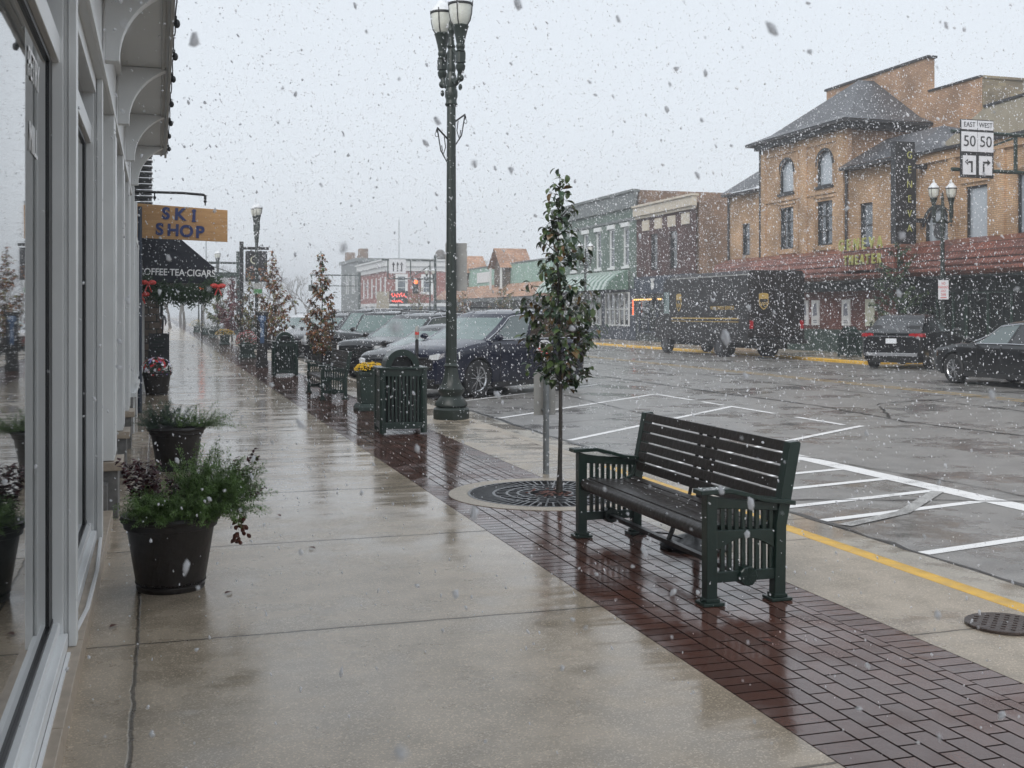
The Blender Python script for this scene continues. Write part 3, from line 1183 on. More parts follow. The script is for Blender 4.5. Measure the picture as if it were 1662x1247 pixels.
def fluffy(mb, c, r, cnt, L_, W_, sz=.7, up=.3, droop=.3, rnd=random):
    for _ in range(cnt):
        t, p = rnd.uniform(0, 6.283), math.acos(rnd.uniform(-.15, 1))
        k = rnd.random() ** .4
        d = Vector((math.sin(p) * math.cos(t), math.sin(p) * math.sin(t), math.cos(p)))
        q = Vector((c[0] + d.x * r[0] * k, c[1] + d.y * r[1] * k, c[2] + d.z * r[2] * k))
        dd = d + Vector((rnd.uniform(-.6, .6), rnd.uniform(-.6, .6), rnd.uniform(-.3, .5) + up))
        mb.leaf(q, dd, Vector((rnd.uniform(-.3, .3), rnd.uniform(-.3, .3), 1)), L_ * rnd.uniform(.7, 1.3), W_ * rnd.uniform(.7, 1.3), droop)


def planter(x, y, label, flw, group='square green flower planters along the kerb', s=1.0, plant=('garland_green',), rz=0, h=.52, mound=(.24, .24, .17)):
    r = empty('flower_planter', label, 'planter', (x, y, 0), rz, group=group)
    b = MB()
    for z0, z1, a0, a1 in ((0, .06, .25, .25), (.06, .12, .25, .205), (.12, h - .06, .195, .21), (h - .06, h, .235, .235)):
        vs = [(sx * a0 * s, sy * a0 * s, z0) for sx, sy in ((-1, -1), (1, -1), (1, 1), (-1, 1))] + [(sx * a1 * s, sy * a1 * s, z1) for sx, sy in ((-1, -1), (1, -1), (1, 1), (-1, 1))]
        b.add(vs, [(0, 3, 2, 1), (4, 5, 6, 7), (0, 1, 5, 4), (1, 2, 6, 5), (2, 3, 7, 6), (3, 0, 4, 7)])
    b.build('box', 'dark_green_flat', r, bevel=.008)
    f = MB()
    fluffy(f, (0, 0, h - .02), (mound[0] * .95, mound[1] * .95, mound[2] * .8), 260, .07, .04)
    f.build('foliage', plant[0], r)
    f = MB()
    for k in range(len(flw)):
        f.cur = k
        for _ in range(int(330 / len(flw))):
            t, p = random.uniform(0, 6.283), math.acos(random.uniform(.0, 1))
            q = (math.sin(p) * math.cos(t) * mound[0], math.sin(p) * math.sin(t) * mound[1], h + .02 + math.cos(p) * mound[2] + random.uniform(-.015, .015))
            f.sphere(q, random.uniform(.012, .02), 5, 3, (1, 1, .6))
    f.build('blossom', list(flw), r)
    return r


planter(3.45, 19.2, 'square green planter of yellow chrysanthemums behind the nearest litter bin', ['mum_yellow'], mound=(.27, .27, .12), h=.66)
planter(3.1, 42.5, 'dark green planter of red flowers and evergreens behind the parking kiosk', ['flower_red', 'fern_dark'], s=1.2, mound=(.42, .5, .5), h=.5)
planter(3.3, 45.2, 'overgrown planter of white and red flowers beyond the kiosk planter', ['flower_white', 'flower_red'], s=1.2, mound=(.42, .5, .4), h=.5)
planter(3.3, 60.5, 'planter of yellow chrysanthemums below the third lamp post', ['mum_yellow'], s=1.1, mound=(.5, .4, .3), h=.5)
planter(3.5, 78, 'distant planter with greenery at the crossing', ['flower_white', 'fern_dark'], s=1.2, mound=(.55, .5, .5), h=.5)

planter(3.4, 89, 'faint planter with dark greenery far beyond the crossing', ['flower_white', 'fern_dark'], s=1.3, mound=(.6, .6, .55), h=.5)
planter(3.2, 101, 'faintest planter at the far end of the near pavement', ['mum_yellow', 'fern_dark'], s=1.3, mound=(.6, .6, .55), h=.5)
# ================================================================ lamp posts
BASEPROF = [(.275, 0), (.28, .02), (.28, .15), (.265, .17), (.23, .19), (.255, .21), (.25, .25), (.205, .30), (.19, .33), (.165, .35), (.165, .37),
            (.185, .40), (.205, .43), (.205, .47), (.175, .51), (.15, .56), (.125, .63), (.108, .71), (.10, .80), (.115, .81), (.12, .83), (.10, .85), (.088, .87)]


def make_lamp(label, loc, rz=0, hgt=5.0, double=True, group='ornate green street lamps', flags=True):
    r = empty('street_lamp', label, 'street lamp', loc, rz, group=group)
    MB().lathe(BASEPROF, n=40, flute=.04, fr=(.5, .8)).build('base', 'lamp_green', r, smooth=35)
    k = hgt / 5.0
    MB().lathe([(.088, .86), (.084, 1.6), (.076, 3.0 * k), (.068, 4.9 * k)], n=24, flute=.05, fr=(.9, 4.8)).build('pole', 'lamp_green', r, smooth=20)
    zt = 4.9 * k
    cap = MB()
    cap.lathe([(.085, zt - .03), (.10, zt), (.085, zt + .03), (.085, zt + .08), (.10, zt + .12), (.10, zt + .2), (.08, zt + .25), (.095, zt + .32), (.09, zt + .4), (.06, zt + .5),
               (.075, zt + .56), (.06, zt + .62), (.065, zt + .72), (.05, zt + .86), (.07, zt + .9), (.05, zt + .94), (.045, zt + 1.1), (.065, zt + 1.14), (.03, zt + 1.22), (.04, zt + 1.26), (.005, zt + 1.38)], n=20)
    cap.build('crown_shaft', 'lamp_green', r, smooth=30)
    arms = [(0,)] if not double else [(-1,), (1,)]
    for (s_,) in arms:
        ox = s_ * .30
        if double:
            am = MB()
            am.tube([(s_ * .07, 0, zt + .38), (s_ * .16, 0, zt + .30), (s_ * .25, 0, zt + .34), (ox, 0, zt + .50)], [.045, .04, .035, .04], 10)
            am.sphere((ox, 0, zt + .36), .055, 10, 6, (1, 1, 1.1))
            am.sphere((ox * .98, 0, zt + .22), .032, 8, 6, (1, 1, 1.6))
            am.tube([(s_ * .06, 0, zt + .85), (s_ * .18, 0, zt + .74), (ox, 0, zt + .72)], .025, 8)
            am.build('arm', 'lamp_green', r, smooth=40)
        z0 = zt + .5 if double else zt + .45
        ne = MB()
        ne.lathe([(.045, z0 - .05), (.07, z0), (.075, z0 + .05), (.05, z0 + .09)], (ox, 0, 0), 16)
        ne.cbox((ox, 0, z0 + .17), (.13, .13, .16), 0, .02)
        ne.lathe([(.055, z0 + .25), (.075, z0 + .27), (.055, z0 + .3), (.07, z0 + .33), (.07, z0 + .36), (.06, z0 + .38), (.085, z0 + .5), (.115, z0 + .62), (.13, z0 + .65), (.115, z0 + .67)], (ox, 0, 0), 16)
        ne.build('lamp_holder', 'lamp_green', r, smooth=35)
        gz = z0 + .665
        MB().lathe([(.1, gz), (.145, gz + .07), (.17, gz + .18), (.18, gz + .31)], (ox, 0, 0), 20).build('lamp_globe', 'lamp_globe', r, smooth=50)
        rb = MB()
        for q in range(4):
            t = math.pi / 4 + q * math.pi / 2
            c_, n_ = math.cos(t), math.sin(t)
            rb.tube([(ox + .11 * c_, .11 * n_, gz), (ox + .155 * c_, .155 * n_, gz + .07), (ox + .18 * c_, .18 * n_, gz + .18), (ox + .19 * c_, .19 * n_, gz + .33), (ox + .2 * c_, .2 * n_, gz + .37)], .008, 5)
        rb.lathe([(.182, gz + .30), (.195, gz + .31), (.195, gz + .335), (.182, gz + .34)], (ox, 0, 0), 20, caps=False)
        rb.build('globe_cage', 'black_iron', r)
        MB().lathe([(.185, gz + .335), (.16, gz + .40), (.10, gz + .46), (.06, gz + .52), (.03, gz + .53), (.025, gz + .6), (.003, gz + .66)], (ox, 0, 0), 20).build('lamp_roof', 'lamp_roof', r, smooth=40)
    if flags:
        bz = zt - .42
        for s_, dz in ((-1, -.12), (1, .16)):
            bk = MB()
            y_ = -.02 * s_
            bk.tube([(s_ * .07, y_, bz + dz), (s_ * .3, y_, bz + dz + .14), (s_ * .32, y_, bz + dz + .08)], .014, 6)
            bk.tube([(s_ * .3, y_, bz + dz + .13), (s_ * .22, y_, bz + dz - .2), (s_ * .08, y_, bz + dz - .36)], .01, 6)
            bk.tube([(s_ * .14, y_, bz + dz + .02), (s_ * .11, y_, bz + dz - .14), (s_ * .17, y_, bz + dz - .27), (s_ * .2, y_, bz + dz - .12)], .008, 6)
            N_ = 12
            bk.tube([(s_ * .315 + .035 * math.cos(6.283 * i / N_), y_, bz + dz + .035 + .035 * math.sin(6.283 * i / N_)) for i in range(N_ + 1)], .005, 5, False)
            bk.build('flag_bracket', 'black_iron', r).rotation_euler = (0, 0, R(-70))
    return r


lamp = make_lamp('tallest nearest green lamp post with twin glass globes, fluted base by the parked cars', (4.37, 17.25, 0), R(104), 5.0)
psign = MB()
psign.cbox((0, 0, 2.37), (.34, .012, .75), 0)
o = psign.build('sign_back', 'sign_grey', lamp, bevel=.004)
o.location = (0.0, 0, 0)
o.rotation_euler = (0, 0, R(-104 - 12))
_v = Matrix.Rotation(R(-104), 3, 'Z') @ Vector((.105, .10, 0))
o.location = _v
dup_l = [(4.3, 53.0, 'second green lamp post along the near kerb, behind the parking kiosk'), (4.6, 94.5, 'third lamp post along the near kerb, among maroon trees'), (4.4, 133, 'fourth and farthest lamp post on the near kerb')]
for x, y, lb in dup_l:
    c = dup(lamp, lb, (x, y, 0), R(100))
    for ch in [q for q in D.objects if q.parent == c and q.name.startswith('sign_back')]:
        D.objects.remove(ch)
lamp2 = make_lamp('twin globe lamp post before the tan brick theater, a no parking sign on its pole', (25.9, 33.2, 0), R(-18), 4.55, flags=False)
dup(lamp2, 'twin globe lamp post before the green two storey shop across the street', (23.5, 61.4, 0), R(-10), sc=(1, 1, .92))
dup(lamp2, 'distant twin globe lamp post past the low mint building', (23.6, 101, 0), R(-10), sc=(1, 1, .92))

# no-parking plate on the far lamp post (its own thing: it could be unbolted)
npk = empty('parking_sign', 'small white no parking plate with red lettering on the lamp post by the theater', 'sign', (25.8, 33.05, 2.44), R(-30))
MB().cbox((0, -.1, 0), (.34, .015, .66)).build('plate', 'sign_white', npk, bevel=.004)
text('NO\nPARKING\nANY\nTIME', .13, (0, -.11, .02), FACE_CAM, 'sign_red', npk, sx=.62)
MB().bar((-.1, -.112, -.27), (.1, -.112, -.27), .004, .025).build('arrow', 'sign_red', npk)

# signpost by the sapling
sp = empty('sign_post', 'thin steel sign post with a grey plate and round red sign, by the sapling', 'sign post', (3.80, 11.05, 0))
MB().lathe([(.032, 0), (.03, 1.28), (.001, 1.285)], n=14).build('pole', 'pole_steel', sp, smooth=40)
pl = MB()
pl.cbox((0, .045, .82), (.235, .008, .44), 0)
pl.build('plate', 'sign_grey', sp, bevel=.003)
MB().cbox((0, .02, 1.0), (.085, .06, .02)).build('clamp', 'pole_steel', sp)
MB().cbox((0, .02, .66), (.085, .06, .02)).build('clamp', 'pole_steel', sp)
ov = MB()
ov.prismy([(.085 * math.cos(6.283 * i / 24) - .03, 1.27 + .105 * math.sin(6.283 * i / 24)) for i in range(24)], -.045, -.036)
ov.build('round_sign', 'sign_white', sp)
text('NO', .05, (-.03, -.047, 1.335), FACE_CAM, 'sign_black', sp)
st = MB()
for i, z in enumerate((1.285, 1.26, 1.235, 1.21)):
    st.box(-.03 - .07 + .008 * i, -.049, z - .008, -.03 + .07 - .008 * i, -.046, z + .008)
st.build('red_band', 'sign_red', sp)

mp_ = empty('meter_post', 'short thin post with a red and white sticker, at the nose of the grey car', 'post', (4.3, 19.4, 0))
MB().lathe([(.03, 0), (.03, 1.18), (.001, 1.2)], n=12).build('pole', 'sign_black', mp_, smooth=40)
MB().lathe([(.032, 1.2), (.036, 1.24), (.036, 1.36), (.02, 1.42), (.001, 1.42)], n=12).build('head', 'sign_grey', mp_, smooth=40)
MB().lathe([(.038, 1.27), (.038, 1.32)], n=12).build('sticker', 'sign_red', mp_, smooth=40)

# parking kiosk
ks = empty('parking_kiosk', 'tall black parking pay kiosk with a round blue parking emblem', 'parking kiosk', (3.0, 35.0, 0), R(-4))
MB().cbox((0, 0, .1), (.36, .30, .2)).cbox((0, 0, .8), (.31, .26, 1.4), 0, .03).build('body', 'plastic_black', ks, bevel=.01)
MB().cbox((0, 0, 1.62), (.38, .32, .1), 0, .04).cbox((0, 0, 1.55), (.34, .29, .08)).build('hood', 'plastic_black', ks, bevel=.01)
cd = MB()
cd.lathe([(.001, 0), (.12, 0), (.12, .01), (.001, .01)], (0, -.15, 1.48), 24, 'y')
cd.build('emblem', 'meter_blue', ks)
text('P', .19, (0, -.156, 1.48), FACE_CAM, 'light_blue', ks)
MB().cbox((0, -.134, 1.05), (.12, .012, .62)).build('side_panel', 'meter_blue', ks)
text('PARK', .1, (0, -.142, 1.05), (R(90), R(90), 0), 'light_blue', ks)

# framed banner sign 'G' behind the kiosk
gs = empty('banner_sign', 'framed dark hanging sign with a white letter G and yellow leaves, behind the parking kiosk', 'sign', (4.28, 54.2, 0))
gs.scale = (1.27, 1.27, 1.27)
MB().cbox((-.45, 0, 1.95), (.14, .12, 3.9)).cbox((0.0, 0, 3.66), (1.05, .1, .1)).build('frame', 'black_iron', gs)
MB().cbox((.08, 0, 3.0), (.78, .05, 1.12)).build('panel', 'sign_black', gs)
text('G', .42, (.0, -.03, 3.22), FACE_CAM, 'poster_cream', gs)
lf = MB()
random.seed(5)
for i in range(34):
    lf.leaf(Vector((random.uniform(-.25, .4), -.032, random.uniform(2.5, 2.95))), Vector((random.uniform(-1, 1), 0, random.uniform(-1, 1))), Vector((0, -1, .2)), .09, .06, .02)
lf.build('printed_leaves', 'leaf_orange', gs)
pg = empty('street_plate', 'small green and white plate sign clamped on the second lamp post', 'sign', (4.2, 52.8, 0))
MB().cbox((.12, -.14, 2.86), (.38, .03, .26)).build('upper_plate', 'sign_grey', pg)
MB().cbox((.12, -.14, 2.62), (.38, .03, .2)).build('green_plate', 'sign_green', pg)

# ================================================================ pots by the shop wall
random.seed(21)


def make_pot(x, y, s, label, group='brown round plant pots by the shop wall'):
    r = empty('plant_pot', label, 'plant pot', (x, y, 0), group=group)
    H_ = .50 * s
    pr = [(.215, 0), (.222, .015), (.222, .035), (.212, .045), (.216, .055), (.225, .06), (.28, .40), (.283, .41), (.30, .415), (.305, .45), (.318, .455), (.325, .475), (.315, .495), (.29, .495), (.275, .47), (.27, .44), (.001, .43)]
    MB().lathe([(a * s, b * s) for a, b in pr], n=56).build('pot', 'pot_brown', r, smooth=30)
    be = MB()
    for i in range(64):
        t = 6.283 * i / 64
        be.sphere((.222 * s * math.cos(t), .222 * s * math.sin(t), .055 * s), .008 * s, 5, 4)
    be.build('beaded_rim', 'pot_brown', r)
    MB().lathe([(.001, .452 * s), (.275 * s, .445 * s)], n=30).build('soil', 'potting_soil', r)
    return r


def ferny(mb, c, r, cnt, L_, seed, spread=(0, 0), down=.2):
    """arching stems set with many tiny leaves"""
    rnd = random.Random(seed)
    for _ in range(cnt):
        t = rnd.uniform(0, 6.283)
        el = rnd.uniform(.1, 1.35)
        d = Vector((math.cos(t) * math.cos(el) + spread[0], math.sin(t) * math.cos(el) + spread[1], math.sin(el)))
        p = Vector((c[0] + rnd.uniform(-1, 1) * r[0], c[1] + rnd.uniform(-1, 1) * r[1], c[2]))
        n_ = int(L_ / .016)
        k = rnd.uniform(.5, 1.15)
        for i in range(n_):
            p = p + d.normalized() * .016 * k
            d.z -= down * rnd.uniform(.03, .09)
            for s_ in range(7):
                dd = d.normalized() * .7 + Vector((rnd.uniform(-1, 1), rnd.uniform(-1, 1), rnd.uniform(-.7, .9)))
                mb.leaf(p + Vector((rnd.uniform(-1, 1), rnd.uniform(-1, 1), rnd.uniform(-1, 1))) * .012, dd, Vector((0, 0, 1)), rnd.uniform(.014, .026), .0055, .1)


def stems(mb, c, r, cnt, hgt, L_, W_, seed, lean=(0, 0)):
    rnd = random.Random(seed)
    for _ in range(cnt):
        t = rnd.uniform(0, 6.283)
        q = rnd.random() ** .5
        p = Vector((c[0] + math.cos(t) * r[0] * q, c[1] + math.sin(t) * r[1] * q, c[2]))
        d = Vector((rnd.uniform(-.4, .4) + lean[0], rnd.uniform(-.4, .4) + lean[1], 1)).normalized()
        hh = hgt * rnd.uniform(.5, 1.1)
        for i in range(int(hh / .022)):
            p = p + d * .022
            for s_ in range(3):
                dd = Vector((rnd.uniform(-1, 1), rnd.uniform(-1, 1), rnd.uniform(-.2, .9)))
                mb.leaf(p, dd, Vector((0, 0, 1)), L_ * rnd.uniform(.6, 1.2), W_, .3)


p1 = make_pot(.075, 7.15, .90, 'large near brown pot of bright green fern and dark red coleus by the shop wall')
f = MB()
ferny(f, (.0, -.05, .46), (.18, .16), 90, .15, 1)
ferny(f, (.22, .0, .52), (.13, .14), 210, .31, 2, (.34, 0), .12)
ferny(f, (-.12, -.12, .46), (.08, .08), 60, .18, 3, (-.02, -.5), .9)
ferny(f, (.06, -.2, .46), (.22, .06), 110, .22, 4, (0, -.5), .9)
ferny(f, (.26, -.05, .46), (.05, .12), 90, .30, 5, (.6, -.2), .7)
f.build('fern', 'fern_green', p1)
f = MB()
stems(f, (-.14, .08, .44), (.1, .12), 16, .34, .045, .03, 6)
stems(f, (.02, .12, .44), (.12, .1), 12, .24, .045, .03, 7)
f.build('coleus', 'coleus_red', p1)
f = MB()
stems(f, (.40, .08, .56), (.07, .06), 9, .26, .035, .022, 8, (.25, 0))
stems(f, (.46, .0, .50), (.03, .05), 4, .12, .035, .022, 18, (.4, 0))
f.build('dark_sprigs', 'coleus_red', p1)
f = MB()
rnd = random.Random(9)
for q in range(3):
    P = [Vector((.36, -.02, .5))]
    d = Vector((.4, -.1 * q, -.2))
    for i in range(5):
        d = d * .8 + Vector((0, 0, -.2))
        P.append(P[-1] + d * .05)
    f.tube(P, .003, 5)
for i in range(26):
    f.curl(Vector((.40 + rnd.uniform(-.03, .04), -.05 + rnd.uniform(-.04, .04), .42 - rnd.random() * .15)), Vector((rnd.uniform(-1, 1), rnd.uniform(-1, 1), -1)), Vector((0, 1, 0)), .04, .025, .2)
f.build('withered_trail', 'debris', p1)

p2 = make_pot(.19, 12.5, .92, 'second brown pot of dark needles and trailing green, right behind the fern pot')
f = MB()
ferny(f, (-.12, .0, .47), (.15, .12), 90, .26, 11, (-.05, 0), .1)
ferny(f, (-.22, -.05, .45), (.05, .1), 22, .2, 12, (-.6, -.1), .3)
f.build('needle_bush', 'needle_green', p2)
f = MB()
ferny(f, (.12, -.05, .46), (.16, .14), 70, .2, 13, (.15, 0), .3)
ferny(f, (.28, -.05, .45), (.04, .08), 26, .36, 14, (.9, -.1), .5)
f.build('trailing_fern', 'fern_green', p2)

p3 = make_pot(-.02, 24.0, .95, 'far pot of red, white and purple petunias before the black sandwich board')
f = MB()
fluffy(f, (0, 0, .46), (.3, .3, .28), 420, .06, .035, up=.1)
f.build('foliage', 'fern_dark', p3)
f = MB()
cols = ['flower_red', 'flower_white', 'flower_purple']
rnd = random.Random(4)
for i in range(120):
    f.cur = rnd.choice((0, 0, 1, 1, 2))
    t, e = rnd.uniform(0, 6.283), rnd.uniform(-.3, 1.4)
    c = Vector((math.cos(t) * math.cos(e) * .3, math.sin(t) * math.cos(e) * .3, .5 + math.sin(e) * .26))
    ax = (c - Vector((0, 0, .45))).normalized()
    for q in range(6):
        pd = Matrix.Rotation(q * 1.047 + rnd.random() * .3, 3, ax) @ ax.orthogonal()
        f.leaf(c, pd + ax * .3, ax, rnd.uniform(.03, .042), .036, .05)
f.build('petunias', cols, p3)

# black sandwich board
ab = empty('sandwich_board', 'black folding sandwich board standing on the pavement near the shop doors', 'sandwich board', (.03, 32.0, 0))
for s_ in (-1, 1):
    bd = MB()
    bd.bar((-.25, s_ * .28, 0), (-.25, s_ * .03, 1.12), .03, .05)
    bd.bar((.25, s_ * .28, 0), (.25, s_ * .03, 1.12), .03, .05)
    a, b, c, d = (-.24, s_ * .225, .25), (.24, s_ * .225, .25), (.24, s_ * .03, 1.1), (-.24, s_ * .03, 1.1)
    bd.add([a, b, c, d] + [(x, y + .02 * s_, z) for x, y, z in (a, b, c, d)], [(0, 1, 2, 3), (7, 6, 5, 4), (0, 4, 5, 1), (1, 5, 6, 2), (2, 6, 7, 3), (3, 7, 4, 0)])
    bd.build('panel', 'sign_black', ab)
mk = MB()
for i, (z, wd) in enumerate(((.95, .26), (.86, .34), (.72, .3), (.6, .2))):
    mk.box(-wd / 2, -.06 - (1.1 - z) * .22 - .012, z, wd / 2, -.06 - (1.1 - z) * .22 - .006, z + .02)
mk.build('chalk_marks', 'store_green', ab)

# ================================================================ a person walking away in the distance
def skin_body(name, joints, edges, mat_, parent, sub=2):
    me = D.meshes.new(name)
    me.from_pydata([j[:3] for j in joints], edges, [])
    o = D.objects.new(name, me)
    COL.objects.link(o)
    sk = o.modifiers.new('skin', 'SKIN')
    for i, v_ in enumerate(me.skin_vertices[0].data):
        v_.radius = (joints[i][3], joints[i][3] * (joints[i][4] if len(joints[i]) > 4 else 1))
        v_.use_root = (i == 0)
    ss = o.modifiers.new('sub', 'SUBSURF')
    ss.levels = ss.render_levels = sub
    dg = bpy.context.evaluated_depsgraph_get()
    m2 = D.meshes.new_from_object(o.evaluated_get(dg))
    m2.materials.clear()
    m2.materials.append(M[mat_])
    m2.name = name
    D.objects.remove(o)
    q = D.objects.new(name, m2)
    COL.objects.link(q)
    if parent:
        q.parent = parent
    return q


pe = empty('person', 'distant person in a dark hooded coat walking on the pavement by the shops', 'person', (.22, 75.5, 0), R(10))
J = [(0, 0, .93, .14, .8), (0, 0, 1.15, .13, .75), (0, .0, 1.38, .16, .7), (0, .01, 1.5, .06), (0, -.01, 1.60, .095, 1.1), (0, -.01, 1.68, .07),
     (-.09, 0, .88, .085), (-.1, -.06, .48, .06), (-.1, .03, .1, .04), (-.1, -.09, .04, .035),
     (.09, 0, .88, .085), (.09, .1, .48, .06), (.1, .22, .13, .04), (.1, .12, .04, .035),
     (-.19, 0, 1.40, .06), (-.25, .03, 1.12, .045), (-.22, -.06, .9, .035), (-.21, -.1, .83, .03),
     (.19, 0, 1.40, .06), (.25, -.03, 1.12, .045), (.23, -.08, .9, .035), (.22, -.12, .83, .03)]
E_ = [(0, 1), (1, 2), (2, 3), (3, 4), (4, 5), (0, 6), (6, 7), (7, 8), (8, 9), (0, 10), (10, 11), (11, 12), (12, 13), (2, 14), (14, 15), (15, 16), (16, 17), (2, 18), (18, 19), (19, 20), (20, 21)]
skin_body('body', J, E_, 'trouser', pe)
J2 = [(0, 0, .80, .20, .8), (0, 0, 1.0, .17, .8), (0, 0, 1.2, .165, .8), (0, 0, 1.4, .185, .75), (0, .02, 1.52, .09), (0, .02, 1.62, .125), (0, .02, 1.70, .09),
      (-.2, 0, 1.42, .08), (-.27, .03, 1.12, .066), (-.23, -.06, .91, .055), (.2, 0, 1.42, .08), (.27, -.03, 1.12, .066), (.24, -.08, .91, .055)]
skin_body('hooded_coat', J2, [(0, 1), (1, 2), (2, 3), (3, 4), (4, 5), (5, 6), (3, 7), (7, 8), (8, 9), (3, 10), (10, 11), (11, 12)], 'coat_dark', pe)


# ================================================================ trees
def sapling(x, y, label, h, z0, rmax, nb, nl, LL, LW, mats, wts, seed, group='young pear trees along the kerb', trunk_r=.028, bend=.03, prof=None, fork=0, tp=1.5):
    rnd = random.Random(seed)
    r = empty('street_tree', label, 'tree', (x, y, 0), group=group)
    tr = MB()
    P, Rr = [], []
    for i in range(14):
        t = i / 13
        P.append((bend * math.sin(t * 7 + seed), bend * math.sin(t * 5 + 2 * seed), h * t))
        Rr.append(trunk_r * (1 - .92 * t) + (.012 if i == 0 else 0))
    tr.tube(P, Rr, 8)
    cr = MB()
    prof = prof or [(0, .25), (.12, .8), (.28, 1), (.45, .72), (.62, .42), (.8, .24), (1, .04)]

    def rad(t):
        for (a, ra), (b, rb) in zip(prof, prof[1:]):
            if t <= b:
                return ra + (rb - ra) * (t - a) / (b - a)
        return prof[-1][1]

    def at(z):
        t = z / h * 13
        i = min(12, int(t))
        f_ = t - i
        return Vector(P[i]) * (1 - f_) + Vector(P[i + 1]) * f_
    tips = []
    for b in range(nb):
        t = (b + rnd.random()) / nb
        t = t ** tp
        z = z0 + (h - z0) * t
        L_ = rad(t) * rmax * rnd.uniform(.55, 1.25)
        a = b * 2.4 + rnd.uniform(-.5, .5)
        d = Vector((math.cos(a), math.sin(a), rnd.uniform(.35, .9)))
        p = at(max(z0 * .85, z - L_ * .45))
        pts = [p.copy()]
        steps = 6
        for i in range(steps):
            p = p + d.normalized() * L_ * 1.12 / steps
            d.z += rnd.uniform(-.12, .22)
            d.x += rnd.uniform(-.15, .15)
            d.y += rnd.uniform(-.15, .15)
            pts.append(p.copy())
        tr.tube(pts, [max(.0025, trunk_r * .34 * (1 - i / (steps + 1))) for i in range(steps + 1)], 5, False)
        tips.append(pts)
    tot = sum(sum((q1 - q0).length for q0, q1 in zip(t_, t_[1:])) for t_ in tips)
    for pts in tips:
        ll = sum((q1 - q0).length for q0, q1 in zip(pts, pts[1:]))
        k = max(3, int(nl * ll / tot))
        for i in range(k):
            t = (.15 + .85 * rnd.random() ** .8) * (len(pts) - 1)
            j = min(len(pts) - 2, int(t))
            q = pts[j] + (pts[j + 1] - pts[j]) * (t - j) + Vector((rnd.gauss(0, 1), rnd.gauss(0, 1), rnd.gauss(0, .8))) * LL * .35
            d = Vector((rnd.uniform(-1, 1), rnd.uniform(-1, 1), rnd.uniform(-1.0, .35)))
            out = (q - at(min(h, q.z)))
            out.z = 0
            if out.length > .01:
                d += out.normalized() * .8
            cr.cur = rnd.choices(range(len(mats)), wts)[0]
            s_ = rnd.uniform(.6, 1.25)
            (cr.curl if fork else cr.leaf)(q, d, Vector((rnd.uniform(-.4, .4), rnd.uniform(-.4, .4), 1)), LL * s_, LW * s_, rnd.uniform(.15, .6))
    for i in range(int(nl * .04)):
        z = h * rnd.uniform(.82, 1.0)
        cr.leaf(at(z), Vector((rnd.uniform(-1, 1), rnd.uniform(-1, 1), rnd.uniform(-.2, .8))), Vector((0, 0, 1)), LL * .8, LW * .8)
    tr.build('trunk', 'bark', r, smooth=60)
    cr.build('crown', mats, r, smooth=50 if fork else 0)
    return r


sapling(3.50, 9.80, 'nearest slender green leaved sapling rising from the iron tree grate', 2.92, 1.04, .40, 62, 1000, .088, .05, ['leaf_green', 'leaf_dark', 'leaf_bronze'], (5.5, 3.5, 1.2), 12, trunk_r=.024, bend=.012, fork=1,
        prof=[(0, .45), (.1, .8), (.22, 1.0), (.38, .9), (.5, .64), (.62, .5), (.8, .38), (1, .12)], tp=1.2)
sapling(3.85, 28.2, 'rust brown leaved young tree beside the second bench', 3.12, .75, .62, 50, 1500, .105, .07, ['leaf_rust', 'leaf_orange', 'leaf_green', 'leaf_bronze'], (3, 2.5, 1.8, 2), 3, trunk_r=.03)
sapling(4.05, 42.6, 'orange leaved young tree right of the framed G sign', 3.95, .9, .85, 50, 1500, .13, .09, ['leaf_orange', 'leaf_rust', 'leaf_olive'], (3, 3, 2.5), 5, trunk_r=.035)
sapling(3.75, 50.0, 'thin green brown young tree left of the framed G sign', 3.3, .8, .6, 40, 900, .13, .09, ['leaf_olive', 'leaf_rust', 'leaf_dark'], (3, 2, 2), 8, trunk_r=.035)
sapling(4.0, 66.0, 'maroon leaved tree in front of the third lamp post', 3.7, .8, 1.0, 48, 1300, .17, .12, ['leaf_maroon', 'leaf_rust'], (5, 1), 9, trunk_r=.05)
sapling(4.1, 84.0, 'distant grey green kerb tree beyond the maroon one', 3.9, 1.0, 1.1, 40, 900, .2, .14, ['leaf_olive', 'leaf_green'], (2, 2), 10, trunk_r=.05)
# across the street
RND = [(0, .5), (.15, .85), (.4, 1), (.7, .8), (.9, .5), (1, .2)]
sapling(26.0, 35.8, 'bushy dark green tree in front of the theater entrance', 4.2, .7, 1.25, 60, 2600, .12, .09, ['leaf_dark', 'leaf_green'], (3, 2), 14, 'trees along the far pavement', .07, prof=RND)
sapling(24.6, 66, 'small green tree before the green shop across the street', 3.3, 1.0, .8, 40, 900, .13, .09, ['leaf_dark', 'leaf_olive'], (2, 2), 15, 'trees along the far pavement', .05, prof=RND)
sapling(24.2, 80, 'small tree with orange leaves left of the green shop', 3.6, 1.0, 1.1, 40, 800, .15, .11, ['leaf_olive', 'leaf_orange', 'leaf_green'], (3, 2, 2), 16, 'trees along the far pavement', .05, prof=RND)
sapling(24.3, 92, 'orange leaved small tree before the mint building', 3.4, 1.0, 1.1, 40, 800, .15, .11, ['leaf_orange', 'leaf_olive'], (3, 2), 17, 'trees along the far pavement', .05, prof=RND)
sapling(25.0, 112, 'yellowish small tree before the red brick corner building', 4.3, 1.0, 1.5, 40, 800, .2, .14, ['leaf_olive', 'leaf_orange'], (4, 1), 18, 'trees along the far pavement', .06, prof=RND)


